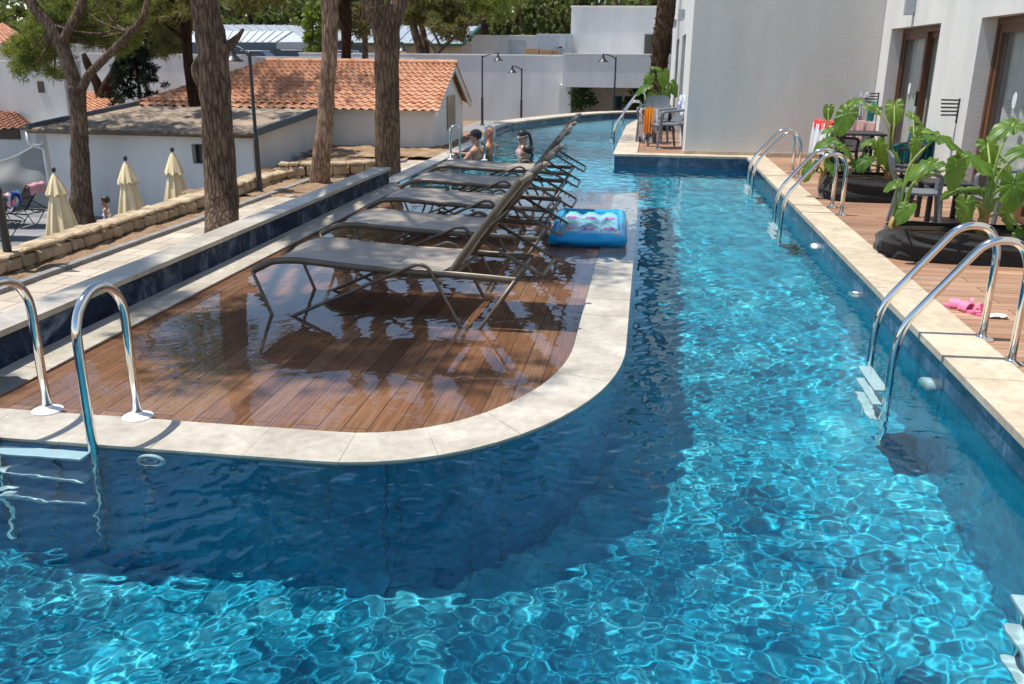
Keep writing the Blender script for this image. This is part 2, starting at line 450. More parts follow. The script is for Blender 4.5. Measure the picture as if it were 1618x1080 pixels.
# over the deck the water is a calm film
ramp = np.clip((GY-8.5)/3, 0, 1)
Z = np.where(fm, Z*(.22+.38*ramp), Z)
nx_, ny_ = len(xs), len(ys)
cx_ = (GX[:-1, :-1]+GX[1:, 1:])/2; cy_ = (GY[:-1, :-1]+GY[1:, 1:])/2
inp = inside_np([(x*1.0, y) for x, y in pool_poly], cx_, cy_) | ((cx_ < XL+.05) & (cy_ < 21) & (cx_ > XL-.08) & (cy_ > YN)) | ((cx_ > XR-.05) & (cx_ < XR+.06) & (cy_ < YT) & (cy_ > YN))
inf = inside_np(film_poly, cx_, cy_)
def sheet(name, mask, mat):
    idx = np.arange(nx_*ny_).reshape(ny_, nx_)
    q = np.stack([idx[:-1, :-1], idx[:-1, 1:], idx[1:, 1:], idx[1:, :-1]], -1)[mask]
    used, inv = np.unique(q, return_inverse=True); q = inv.reshape(-1, 4)
    co = np.stack([GX.ravel(), GY.ravel(), Z.ravel()], -1)[used]
    me = bpy.data.meshes.new(name); me.vertices.add(len(co)); me.vertices.foreach_set('co', co.astype(np.float32).ravel())
    nq = len(q); me.loops.add(nq*4); me.loops.foreach_set('vertex_index', q.astype(np.int32).ravel())
    me.polygons.add(nq); me.polygons.foreach_set('loop_start', np.arange(0, nq*4, 4, dtype=np.int32))
    me.polygons.foreach_set('loop_total', np.full(nq, 4, dtype=np.int32))
    me.update(calc_edges=True); me.validate()
    me.polygons.foreach_set('use_smooth', [True]*nq); me.materials.append(mat)
    o = bpy.data.objects.new(name, me); COL.objects.link(o); struct(o)
    o.cycles.is_caustics_caster = True
    return o
sheet('pool_water', inp & ~inf, M['water'])
sheet('shallow_water', inf & (cy_ < YD), M['film'])
# floor and walls
fl = MB(); fl.add([(XL-.3, YN-.3, DEP), (XR+.3, YN-.3, DEP), (XR+.3, 30, DEP), (XL-.3, 30, DEP)], [(0, 1, 2, 3)])
struct(fl.build('pool_floor', M['floor_tile']))
def wall_strip(pts, z0, z1, name, mat, th=.12, closed=False):
    """upright wall along a path, thickness to the right of travel"""
    n = len(pts); inn = []; out = []
    for i, (x, y) in enumerate(pts):
        a = pts[max(i-1, 0)]; b = pts[min(i+1, n-1)]
        t = Vector((b[0]-a[0], b[1]-a[1])).normalized(); nr = Vector((t.y, -t.x))
        inn.append((x, y)); out.append((x+nr.x*th, y+nr.y*th))
    vs = []
    for p, q in zip(inn, out): vs += [(p[0], p[1], z0), (p[0], p[1], z1), (q[0], q[1], z1), (q[0], q[1], z0)]
    fs = []
    for i in range(n-1):
        for k in range(4): fs.append((4*i+k, 4*i+(k+1) % 4, 4*i+4+(k+1) % 4, 4*i+4+k))
    fs += [(0, 1, 2, 3), tuple(4*(n-1)+k for k in (3, 2, 1, 0))]
    return MB().add(vs, fs).build(name, mat)
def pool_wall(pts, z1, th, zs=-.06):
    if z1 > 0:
        struct(wall_strip(pts, zs, z1, 'waterline_tiles', M['pool_tile'], th)); struct(wall_strip(pts, DEP-.05, zs, 'pool_wall', M['water_tinted_tile'], th))
    else: struct(wall_strip(pts, DEP-.05, min(z1, -.034), 'pool_wall', M['water_tinted_tile'], th))
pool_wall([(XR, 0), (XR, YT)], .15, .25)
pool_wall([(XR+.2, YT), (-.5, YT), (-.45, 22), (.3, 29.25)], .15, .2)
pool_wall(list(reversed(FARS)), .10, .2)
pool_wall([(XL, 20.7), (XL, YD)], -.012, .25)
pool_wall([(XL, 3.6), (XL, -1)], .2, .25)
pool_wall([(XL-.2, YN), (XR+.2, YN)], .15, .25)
# platform under the shallow deck: its walls, then the boards
dw = [(x, y) for x, y in deck_outline(.012)]+[(XL, YD-.012)]
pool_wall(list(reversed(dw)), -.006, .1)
bi = deck_outline(.32); bp = [(x if x > -3.3 else -3.26, y) for x, y in bi]+[(-3.26, YD-.32)]
dk = MB().prism(bp, -.09, -.032); struct(dk.build('shallow_deck', M['deck']))
# pale stone edging in slabs with fine joints
def slab_strip(outer, inner, zf, name, mat, step=.45, gap=.0022, th=.03):
    """slabs between two matching polylines"""
    o = [Vector((*p, 0)) for p in outer]; i_ = [Vector((*p, 0)) for p in inner]
    s = [0]
    for k in range(1, len(o)): s.append(s[-1]+(o[k]-o[k-1]).length)
    tot = s[-1]; n = max(1, round(tot/step)); mb = MB()
    def P(pl, d): return Vector((np.interp(d, s, [p.x for p in pl]), np.interp(d, s, [p.y for p in pl]), 0))
    for q in range(n):
        d0, d1 = tot*q/n+gap/2, tot*(q+1)/n-gap/2; sub = max(1, int((d1-d0)/.12)); dz = rnd.uniform(-.001, .001)
        vs = []
        for k in range(sub+1):
            d = lerp(d0, d1, k/sub); a = P(o, d); b = P(i_, d); za = zf(a.x, a.y)+dz; zb = zf(b.x, b.y)+dz
            vs += [(a.x, a.y, za-th), (a.x, a.y, za), (b.x, b.y, zb), (b.x, b.y, zb-th)]
        fs = []
        for k in range(sub):
            for e in range(4): fs.append((4*k+e, 4*k+4+e, 4*k+4+(e+1) % 4, 4*k+(e+1) % 4))
        fs += [(3, 2, 1, 0), tuple(4*sub+e for e in range(4))]
        mb.add(vs, fs)
    return mb.build(name, mat)
zst = lambda x, y: .012 if y < 6.3 else lerp(.012, -.014, min(1, (y-6.3)/3.2))
do, di = deck_outline(0, 22), deck_outline(.32, 22)
struct(slab_strip(do, di, zst, 'stone_edging', M['strip']))
zl = lambda x, y: lerp(-.004, .008, min(1, max(0, (y-3.7)/1.2)))
struct(slab_strip([(-3.258, 3.70), (-3.258, YD-.02)], [(XL-.068, 3.70), (XL-.068, YD-.02)], zl, 'stone_edging', M['strip'], .6))
# right coping, terrace coping, far coping
zc = lambda x, y: .185
struct(slab_strip([(1.655, .1), (1.655, YT-.005)], [(1.98, .1), (1.98, YT-.005)], zc, 'pool_coping', M['travertine'], .62, .0025, .04))
struct(slab_strip([(1.98, YT-.0), (-.525, YT)], [(1.98, YT+.30), (-.525, YT+.30)], zc, 'pool_coping', M['travertine'], .6, .0025, .04))
struct(slab_strip([(-.525, YT+.304), (-.475, 22), (.28, 29.2)], [(-.13, YT+.304), (-.08, 22), (.6, 29.2)], zc, 'pool_coping', M['travertine'], .6, .0025, .04))
fo = [Vector((x, y, 0)) for x, y in FARS]; fin = []
for i, p in enumerate(fo):
    t = (fo[min(i+1, len(fo)-1)]-fo[max(i-1, 0)]).normalized(); fin.append((p.x-t.y*.55, p.y+t.x*.55))
k0 = 6
zfar = lambda x, y: .125
struct(slab_strip([(p.x+.02, p.y-.02) for p in fo[k0:]], fin[k0:], zfar, 'pool_coping', M['travertine'], .7, .004, .04))
struct(slab_strip([(XL+.02, YD+.0), (XL+.02, 20.6), (fo[k0-1].x+.02, fo[k0-1].y)], [(XL-.24, YD), (XL-.24, 20.6), (fin[k0-1][0], fin[k0-1][1])], lambda x, y: .012, 'pool_coping', M['strip'], .7, .004, .03))
struct(slab_strip([(XL-.3, YN+.03), (XR+.3, YN+.03)], [(XL-.3, YN-.35), (XR+.3, YN-.35)], zc, 'pool_coping', M['travertine'], .62, .0025, .04))
# raised edge wall on the left: blue tiles, stone coping
ew = empty('edge_wall', (XL-.07, 3, 0), label='low blue tiled wall with pale stone coping along the left side of the flooded deck', cat='wall')
b = MB().bx(-.19, 0, 0.45, YD+.05-3, -1.05, .185); b.build('tile_facing', M['shaded_tile'], ew)
c = slab_strip([(.025, .42), (.025, YD+.07-3)], [(-.215, .42), (-.215, YD+.07-3)], lambda x, y: .222, 'coping', M['grey_marble'], .75, .004, .036); c.parent = ew

# ================================================================== materials for the surroundings
M['wood'] = m_deck('brown window wood', 0, 3.0, .6, ((.13, .055, .025), (.17, .075, .035), (.20, .09, .04)), .001, (.35, .5))
M['curtain'] = m_cloth('pale curtain', (.74, .73, .70), bump=.1)
def m_glass(name, col=(.9, .93, .92)):
    t = NT(name); t.n.remove(t.b)
    tr = t.node('ShaderNodeBsdfTransparent'); tr.inputs[0].default_value = (*col, 1)
    ge = t.node('ShaderNodeNewGeometry'); iv = t.node('ShaderNodeMath', operation='SUBTRACT'); iv.inputs[0].default_value = 1; t.link(ge.outputs['Backfacing'], iv.inputs[1]); ml = t.node('ShaderNodeMath', operation='MULTIPLY'); t.link(iv.outputs[0], ml.inputs[1])
    gl = t.node('ShaderNodeBsdfGlossy'); gl.inputs['Roughness'].default_value = .02
    fr = t.node('ShaderNodeFresnel'); fr.inputs[0].default_value = 1.5
    mx = t.node('ShaderNodeMixShader'); t.link(fr.outputs[0], ml.inputs[0]); t.link(ml.outputs[0], mx.inputs[0]); t.link(tr.outputs[0], mx.inputs[1]); t.link(gl.outputs[0], mx.inputs[2])
    t.link(mx.outputs[0], t.out.inputs[0]); return t.m
M['glass'] = m_glass('window glass', (.90, .92, .91))
M['dark_glass'] = simple('dark window', (.02, .025, .03), .08, var=.2, spec=.6)
M['sticker'] = simple('frosted white sticker', (.72, .74, .74), .5, var=.03)
M['dark_metal'] = simple('dark painted metal', (.018, .019, .021), .4, var=.2)
M['black_plastic'] = simple('black plastic', (.02, .02, .022), .45, var=.2)
M['lamp_white'] = simple('opal lamp underside', (.7, .7, .68), .3, var=.03)
M['roof_tile'] = None
def m_rooftile(name, a, b, c_):
    t = NT(name); c = t.coord('Object'); n = t.noise(c, 3.5, 3, .7); n2 = t.noise(c, 24, 4)
    k = t.ramp(n, [(.3, a), (.5, b), (.7, c_)])
    k = t.mix(k, t.ramp(n2, [(.3, (.6, .58, .56)), (.65, (1.15, 1.12, 1.1))]), .7, 'MULTIPLY')
    nb = t.noise(c, .8, 4); k = t.mix(k, (.12, .08, .06), t.ramp(nb, [(.55, (0, 0, 0)), (.8, (.45, .45, .45))]))
    return t.set(k, .85, t.bump(n2, .4, .006), spec=.2)
M['roof_tile'] = m_rooftile('terracotta roof tile', (.39, .175, .095), (.54, .28, .168), (.62, .38, .265))
M['roof_tile_dark'] = m_rooftile('weathered roof tile', (.16, .07, .045), (.26, .12, .075), (.34, .18, .12))
M['sheet_roof'] = simple('weathered beige sheet roof', (.27, .205, .145), .8, var=.45, scale=1.6, bump=.2)
M['zinc'] = simple('grey ribbed metal roof', (.30, .33, .355), .45, var=.08, scale=1.2)
M['zinc_white'] = simple('white ribbed metal roof', (.48, .50, .50), .5, var=.06, scale=1.2)
M['green_trim'] = simple('dark green roof trim', (.03, .13, .11), .5)
M['slate_blue'] = simple('dark blue grey cladding', (.055, .085, .11), .6)
M['stone_wall'] = m_stone('rough yellowish wall stone', (.26, .19, .11), (.58, .46, .31), .9, 3.0, bump=.8)
M['cardboard'] = simple('brown cardboard', (.42, .26, .14), .85, var=.1)
M['galv'] = simple('galvanised steel', (.42, .45, .48), .4, metal=.4, var=.12)
M['tarp'] = m_cloth('shade greyed tarpaulin', (.27, .27, .26), scale=2, bump=.1)  # white sheet, dulled to grey in its colour to look shaded
M['bark'] = m_bark('pine bark', (.095, .064, .046), (.205, .150, .110), (.33, .26, .205))
M['bark_light'] = m_bark('pale pine bark', (.20, .125, .080), (.38, .27, .195), (.55, .44, .345))
M['bark_dark'] = m_bark('dark pine bark', (.03, .018, .013), (.06, .038, .027), (.10, .065, .05))
M['palm_bark'] = m_bark('palm fibre', (.05, .032, .02), (.13, .085, .055), (.25, .18, .12), 1.5)
M['needles'] = m_leaf('pine needles', (.075, .105, .020), (.22, .24, .06), (.32, .36, .06), .35, scale=.9)
M['needles_dry'] = m_leaf('dull pine needles', (.075, .085, .025), (.20, .185, .06), (.26, .24, .06), .3, scale=.7)
M['needles_dark'] = m_leaf('dark conifer needles', (.010, .020, .012), (.022, .040, .022), (.03, .05, .01), .15)
M['forest'] = m_leaf('far pine foliage', (.045, .065, .016), (.15, .165, .05), (.2, .22, .04), .3, scale=.12)

# ================================================================== ground
g = MB().bx(-400, -3.72, -40, 500, -1.3, -1.02); 
# left ground is one sheet: garden level with the sunken court cut into it
def ground_patch(name, poly, z, mat): return struct(MB().add([(x, y, z) for x, y in poly], [tuple(range(len(poly)))]).build(name, mat))
ground_patch('garden_ground', [(-400, -60), (400, -60), (400, 600), (-400, 600)], -2.9, M['soil'])
struct(MB().bx(-7.46, -3.7, -6, 24.5, -2.8, -1.0).build('path', M['path']))
struct(MB().bx(-3.7, 30, -14, .35, -2.8, .16).build('terrace', M['terrace'])) if False else None
struct(MB().bx(-3.72, XL-.2, -12, 20.9, -2.8, -.05).build('pool_base', M['plaster_back']))
# soil beds with a bumpy top
def bumpy(name, x0, x1, y0, y1, z, amp, mat, nx=60, ny=120, seed=0, fx=None):
    m = MB()
    def fn(u, v):
        x = lerp(x0, x1, u); y = lerp(y0, y1, v)
        if fx: x = fx(x, y, u, v)
        return (x, y, z+amp*noise.fractal(Vector((x*1.6+seed, y*1.6, 0)), .8, 2.0, 5))
    m.grid(fn, nx, ny); return struct(m.build(name, mat, smooth=True))
bumpy('soil_bed', -8.05, -7.42, 2, 17.0, -1.0, .035, M['soil'], 24, 300)
bumpy('soil_bed', -9.3, -6.4, 16.9, 24.0, -.98, .05, M['soil'], 70, 160, 4)
bumpy('soil_bed', -9.6, -5.6, 24.0, 27.2, -.92, .06, M['soil'], 60, 60, 9)
bumpy('soil_bed', -7.5, -3.74, 24.0, 34.0, -.99, .03, M['soil'], 60, 120, 12)
struct(MB().bx(-9.4, -7.4, 16.9, 27, -2.8, -1.06).build('garden_terrace', M['soil']))
struct(MB().bx(-30, -3.74, 26.9, 46, -2.8, -1.06).build('garden_terrace', M['soil']))
struct(MB().bx(-7.5, 14, 29.6, 46, -2.8, -1.04).build('garden_terrace', M['kerb']))
struct(MB().bx(-32, -8.3, 4, 26.9, -2.8, -2.4).build('court', M['court']))
# kerb
kb = empty('kerb', (-7.44, 2, -1.0), label='grey concrete kerb between the paved path and the soil bed', cat='kerb')
m = MB(); y = 0.0
while y < 17.6:
    m.box((0, y+.39, -.025), (.12, .775, .17), bev=.012, rz=rnd.uniform(-.006, .006)); y += .785
for k in range(6):
    m.box((.10+.10*k*k/3, 18.1+.72*k-.02*k*k, -.025), (.12, .75, .17), rz=-.10-.05*k, bev=.012)
m.build('kerb_stones', M['kerb'], kb)

# dry stone walls: single roughly cut stones along a line
def stone_wall(name, pts, z0, z1, depth, label, seed=1, hmin=.14, hmax=.22, lmin=.22, lmax=.45):
    rr = random.Random(seed); root = empty(name, (*pts[0], z0), label=label, cat='wall')
    pts = [Vector((*p, 0)) for p in pts]; m = MB(); o = Vector((*pts[0].xy, z0))
    seg = [0]
    for i in range(1, len(pts)): seg.append(seg[-1]+(pts[i]-pts[i-1]).length)
    def P(d): return Vector((np.interp(d, seg, [p.x for p in pts]), np.interp(d, seg, [p.y for p in pts]), 0))
    z = z0
    while z < z1-.02:
        h = min(rr.uniform(hmin, hmax), z1-z)
        if z1-z-h < .07: h = z1-z
        d = -rr.uniform(0, .2)
        while d < seg[-1]:
            l = rr.uniform(lmin, lmax); a, b_ = P(max(0, d)), P(min(seg[-1], d+l)); c = (a+b_)/2; dr = b_-a
            L = dr.length
            if L > .04:
                bm = bmesh.new(); bmesh.ops.create_cube(bm, size=1)
                for v in bm.verts: v.co = (v.co.x*(L-.012), v.co.y*(depth+rr.uniform(-.03, .03)), v.co.z*(h-.012))
                bmesh.ops.bevel(bm, geom=list(bm.edges), offset=.025, segments=1, affect='EDGES')
                bmesh.ops.subdivide_edges(bm, edges=list(bm.edges), cuts=1, use_grid_fill=True)
                off = Vector((rr.uniform(0, 90), rr.uniform(0, 90), 0))
                for v in bm.verts: v.co += Vector(noise.noise_vector(v.co*5+off))*.030
                bm.verts.index_update(); q = Matrix.Rotation(math.atan2(dr.y, dr.x), 3, 'Z')
                m.add([q @ v.co+Vector((c.x, c.y, z+h/2))-o for v in bm.verts], [[v.index for v in f.verts] for f in bm.faces]); bm.free()
            d += l
        z += h
    m.build('stones', M['stone_wall'], root); return root
stone_wall('stone_wall', [(-8.12, 3), (-8.12, 14), (-8.13, 17.2), (-8.35, 18.2)], -1.15, -.74, .34, 'long low wall of rough yellowish stone between the soil bed and the sunken court', 3)
struct(MB().bx(-8.29, -7.98, 3, 17.4, -2.6, -1.1).build('court_wall', M['stone_wall']))
p = [gz(398, 283, -.8), gz(425, 274, -.8), gz(470, 266, -.8), gz(530, 262, -.8), gz(585, 262, -.8)]
stone_wall('stone_wall', [(q.x, q.y) for q in p], -1.1, -.78, .35, 'short curved stone wall behind the pale trunk in the sandy bed', 8)
p = [gz(441, 255, -.62), gz(480, 255, -.62), gz(540, 254, -.62), gz(606, 252, -.62)]
stone_wall('stone_wall', [(q.x, q.y) for q in p], -1.1, -.62, .35, 'upper stone planter wall in front of the tiled pump house', 9)

# ================================================================== hotel building on the right
TZ = .165
struct(MB().bx(1.93, 3.75, -2, YT+.32, -1.5, TZ).build('terrace', M['terrace']))
struct(MB().bx(-.15, .8, YT+.30, 29.4, -1.5, TZ-.01).build('terrace', M['terrace']))
FX = 3.6; HH = 7.0
hb = empty('hotel_building', (FX, YT, 0), label='rough white plastered hotel building with tall wooden sliding doors beside the pool', cat='building')
D = [(12.50, 14.92), (8.15, 11.05), (3.6, 6.5)]   # door openings along y
def hx(m, x0, x1, y0, y1, z0, z1): return m.bx(x0-FX, x1-FX, y0-YT, y1-YT, z0, z1)
m = MB(); ycur = -3.0
for (a, b_) in sorted(D):
    hx(m, FX, FX+.35, ycur, a, 0, HH); hx(m, FX, FX+.35, a, b_, 2.17, HH); ycur = b_
hx(m, FX, FX+.35, ycur, YT+.30, 0, HH)
hx(m, FX+.35, 12, -3, -2.7, 0, HH); hx(m, FX, 12, -3, 40, HH, HH+.2)
m.build('front_wall', M['plaster'], hb)
m = MB()
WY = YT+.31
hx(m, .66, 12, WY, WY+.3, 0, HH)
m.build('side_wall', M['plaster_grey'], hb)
m = MB(); ycur = WY+.3
LD = [(18.2, 20.2), (22.4, 24.4)]
for (a, b_) in LD:
    hx(m, .66, .95, ycur, a, 0, HH); hx(m, .66, .95, a, b_, 2.17, HH); ycur = b_
hx(m, .66, .95, ycur, 30, 0, HH); hx(m, .66, 12, 29.7, 30, 0, HH)
m.build('end_wall', M['plaster'], hb)
sk = MB(); hx(sk, .645, FX, WY-.012, WY+.02, TZ-.02, TZ+.07); sk.build('skirting', M['travertine'], hb)
def sliding_door(ya, yb, x, parent, inx=1):
    """brown timber sliding door with two leaves, curtain behind; opening ya..yb, wall face x"""
    z0, z1 = TZ+.005, 2.165; y0 = ya-YT; y1 = yb-YT; X = x-FX; d = .17
    f = MB(); t = .07
    f.bx(X+d, X+d+.12, y0, y0+t, z0, z1); f.bx(X+d, X+d+.12, y1-t, y1, z0, z1); f.bx(X+d, X+d+.12, y0+t, y1-t, z1-t, z1); f.bx(X+d, X+d+.12, y0+t, y1-t, z0, z0+.05)
    fr = f.build('door', M['wood'], parent)
    ym = (y0+y1)/2
    for k, (a, b_) in enumerate(((ym-.04, y1-t), (y0+t, ym+.04))):
        xo = X+d+.012+(0.05 if k else 0); l = MB(); s = .085
        l.bx(xo, xo+.045, a, a+s, z0+.05, z1-t); l.bx(xo, xo+.045, b_-s, b_, z0+.05, z1-t); l.bx(xo, xo+.045, a+s, b_-s, z1-t-s, z1-t); l.bx(xo, xo+.045, a+s, b_-s, z0+.05, z0+.05+s)
        l.build('door_leaf', M['wood'], fr)
        gl = MB().bx(xo+.018, xo+.026, a+s, b_-s, z0+.05+s, z1-t-s); gl.build('pane', M['glass'], fr)
        st = MB(); yc = (a+b_)/2; n = 20
        vs = [(xo+.016, yc+.055*math.cos(2*PI*i/n), 1.32+.085*math.sin(2*PI*i/n)) for i in range(n)]
        vs += [(xo+.012, q[1], q[2]) for q in vs]
        st.add(vs, [tuple(range(n, 2*n))]+[(i, (i+1) % n, n+(i+1) % n, n+i) for i in range(n)]); st.build('sticker', M['sticker'], fr)
        hd = MB().bx(xo-.03, xo-.002, (b_-.06 if k else a+.03), (b_-.03 if k else a+.06), 1.1, 1.3); hd.build('handle', M['dark_metal'], fr)
    c = MB(); c.grid(lambda u, v: (X+d+.165+.022*math.sin(u*70+2*math.sin(u*9)), lerp(y0, y1, u), lerp(z0, z1, v)), 240, 2)
    c.build('curtain', M['curtain'], fr, smooth=True)
    # the room behind
    r = MB().bx(X+1.8, X+1.9, y0-.5, y1+.5, 0, 2.6); r.build('room_wall', M['plaster_grey'], fr)
for a, b_ in D: sliding_door(a, b_, FX, hb)
# doors of the far facade, seen edge on
for a, b_ in LD: sliding_door(a, b_, .66, hb)
# outdoor wall lamps
def wall_lamp(p, nx, ny, label, s=1.0):
    r = empty('wall_lamp', p, math.atan2(ny, nx), label, 'wall lamp', 'square wall lamps')
    b = MB().bx(0, .02, -.05*s, .05*s, -.09*s, .09*s, .004); b.build('back_plate', M['galv'], r)
    b = MB().bx(.02, .13*s, -.055*s, .055*s, -.12*s, .10*s, .006); b.build('housing', M['galv'], r)
    b = MB().bx(.03, .12*s, -.045*s, .045*s, -.128*s, -.121*s); b.build('lens', M['lamp_white'], r)
q = atx(1446, 8, FX); wall_lamp((FX, q.y, q.z), -1, 0, 'grey square wall lamp above and left of the sliding door at the terrace corner', 1.0)
q = atx(1082, 22, .66); wall_lamp((.66, q.y, q.z), -1, 0, 'grey square wall lamp nearest the corner on the far end facade')
q = atx(1069, 36, .66); wall_lamp((.66, q.y, q.z), -1, 0, 'grey square wall lamp further along the far end facade')
def towel_rack(p, rz, label):
    r = empty('towel_rack', p, rz, label, 'towel rack', 'folding towel racks on the hotel wall')
    b = MB().bx(0, .015, -.012, .012, -.16, .12); b.build('bracket', M['dark_metal'], r)
    for k in range(5):
        b = MB().tube([(.02, 0, -.0+.10-.042*k), (.20, (k-2)*.02, .10-.042*k)], .010, 8); b.build('arm', M['dark_metal'], r)
    return r
q = atx(1515, 172, FX); towel_rack((FX-.0, q.y, q.z), PI, 'black folding towel rack, empty, on the wall between the two doors')
q = atx(1388, 158, FX); towel_rack((FX-.0, q.y, q.z), PI, 'black folding towel rack near the inner corner with swimwear hung on it')

# ================================================================== boundary buildings at the far end
def atbox(m, px0, py0, px1, py1, Y, depth, o=Vector((0, 0, 0))):
    a = at(px0, py0, Y); b = at(px1, py1, Y); c = at(px0, py1, Y)
    return m.bx(min(a.x, c.x)-o.x, b.x-o.x, Y-o.y, Y+depth-o.y, min(b.z, c.z)-o.z, a.z-o.z)
# long boundary wall
a = at(640, 86, 41); b = at(891, 92, 41)
bw = empty('boundary_wall', ((a.x+b.x)/2, 41, -1.2), label='long white plastered boundary wall with smooth top behind the street lamps', cat='wall')
o = bw.location
m = MB().bx(-16-o.x, b.x-o.x, 0, .4, 0, a.z-.03-o.z); m.build('wall_face', M['plaster_back'], bw)
m = MB().bx(-16.02-o.x, b.x-o.x, -.03, .43, a.z-.03-o.z, a.z+.05-o.z, .015); m.build('wall_cap', M['plaster'], bw)
# balcony building
bb = empty('white_building', (1, 40, -1.2), label='white flat roofed building with a deep overhanging balcony band over a dark entrance', cat='building')
o = bb.location; a = at(890, 86, 38.5); b = at(1075, 128, 38.5); ua = at(890, 137, 38.5)
X1 = 9.0
m = MB().bx(a.x-o.x, X1-o.x, 38.5-o.y, 38.75-o.y, ua.z-o.z, a.z-o.z); m.bx(a.x-o.x, a.x+.25-o.x, 38.75-o.y, 45-o.y, ua.z-o.z, a.z-o.z)
m.build('parapet', M['plaster_back'], bb)
m = MB().bx(a.x-.02-o.x, X1-o.x, 38.47-o.y, 38.79-o.y, a.z-o.z, a.z+.06-o.z, .01); m.build('parapet_cap', M['plaster'], bb)
m = MB().bx(a.x+.25-o.x, X1-o.x, 38.75-o.y, 45-o.y, ua.z+.05-o.z, ua.z+.25-o.z); m.build('soffit', M['plaster_grey'], bb)
pr = at(903, 175, 40.5); pl = at(884, 175, 40.5)
m = MB().bx(pl.x-o.x, pr.x-o.x, 40.0-o.y, 42.0-o.y, 0, ua.z+.05-o.z); m.build('pier', M['plaster'], bb)
q0 = at(905, 150, 41.2); q1 = at(970, 176, 41.2); q2 = at(1075, 150, 41.2)
m = MB().bx(q0.x-o.x, q1.x-o.x, 41.2-o.y, 41.4-o.y, 0, ua.z+.05-o.z); m.bx(q1.x-o.x, X1-o.x, 41.2-o.y, 41.4-o.y, q0.z-o.z, ua.z+.05-o.z)
m.build('recessed_wall', simple('beige recess wall', (.60, .52, .42), .9, bump=.2), bb)  # plain beige wall set back under the balcony band
m = MB().bx(q1.x-o.x, X1-o.x, 41.25-o.y, 41.35-o.y, 0, q0.z-o.z); m.build('glass_front', M['dark_glass'], bb)
for px in (972, 985, 1001, 1030, 1060):
    w = at(px, 160, 41.15); m = MB().bx(w.x-.05-o.x, w.x+.05-o.x, 41.17-o.y, 41.25-o.y, 0, q0.z-o.z)
    m.build('mullion', M['plaster_grey'] if px in (985,) else M['dark_metal'], bb)
m = MB(); a = at(903, 12, 45); b = at(1060, 90, 45); mi = at(922, 12, 45)
m.bx(a.x-o.x, X1-o.x, 45-o.y, 52-o.y, 1.5-o.z, a.z-o.z); m.build('upper_storey', M['plaster'], bb)
m = MB().bx(a.x-.03-o.x, X1-o.x, 44.95-o.y, 52.05-o.y, a.z-o.z, a.z+.09-o.z, .02); m.build('upper_cap', M['plaster'], bb)
w0 = at(1019, 54, 44.98); w1 = at(1066, 86, 44.98)
m = MB().bx(w0.x-o.x, w1.x-o.x, 44.96-o.y, 45.02-o.y, w1.z-o.z, w0.z-o.z); m.build('window', M['dark_glass'], bb)
# roof block, steel unit, boxes on the boundary roof
a = at(745, 57, 48); b = at(853, 92, 48)
r = empty('roof_block', ((a.x+b.x)/2, 49, -1), label='low white cubic building rising behind the boundary wall left of the steel roof unit', cat='building'); o = r.location
m = MB().bx(a.x-o.x, b.x-o.x, 48-o.y, 52-o.y, 0, a.z-o.z); m.build('wall', M['plaster'], r)
m = MB().bx(a.x-.02-o.x, b.x+.02-o.x, 47.97-o.y, 52.03-o.y, a.z-o.z, a.z+.07-o.z, .01); m.build('wall_cap', M['plaster'], r)
w0 = at(805, 63, 47.97); w1 = at(830, 90, 47.97)
m = MB().bx(w0.x-o.x, w1.x-o.x, 47.95-o.y, 48.02-o.y, w1.z-.4-o.z, w0.z-o.z); m.build('door', M['galv'], r)
bx_roof = MB(); a = at(745, 92, 41.5); zr = a.z-.05
a = at(848, 53, 44.5); b = at(902, 88, 44.5)
r = empty('roof_unit', ((a.x+b.x)/2, 45, zr), label='boxy galvanised steel ventilation unit on the roof beside the white upper storey', cat='roof unit'); o = r.location
m = MB().bx(a.x-o.x, b.x-o.x, -.5, .7, .0, a.z-o.z, .02); m.build('casing', M['galv'], r)
w = at(888, 60, 44.4); m = MB().bx(w.x-.16-o.x, w.x+.16-o.x, -.53, -.502, (a.z-o.z)*.45, (a.z-o.z)*.9); m.build('panel', M['zinc_white'], r)
w0 = at(876, 70, 44.3); m = MB()
for k in range(5): m.bx(w0.x-o.x, w0.x+.36-o.x, -.53, -.502, .12+.11*k, .19+.11*k)
m.build('grille', M['zinc'], r)
def carton(px0, py0, px1, py1, Y, label):
    a = at(px0, py0, Y); b = at(px1, py1, Y); r = empty('cardboard_box', ((a.x+b.x)/2, Y+.3, zr), label=label, cat='cardboard box', group='boxes on the boundary roof')
    h = max(.12, a.z-zr); w = b.x-a.x
    m = MB().bx(-w/2, w/2, -.3, .3, 0, h, .006); m.build('carton', M['cardboard'], r)
    m = MB().bx(-w/2, w/2, -.025, .025, h-.001, h+.003); m.build('tape', simple('parcel tape', (.5, .38, .22), .4), r)
carton(829, 76, 851, 90, 42.0, 'wide flat cardboard box left of the taller one on the boundary wall roof')
carton(853, 78, 871, 90, 42.0, 'taller plain cardboard box in the middle of the roof pile')
carton(872, 79, 881, 90, 42.2, 'narrow cardboard box at the right end of the roof pile')
struct(MB().bx(at(745, 92, 41.4).x, at(892, 92, 41.4).x, 41.4, 47.9, zr-.15, zr).build('flat_roof', M['kerb']))
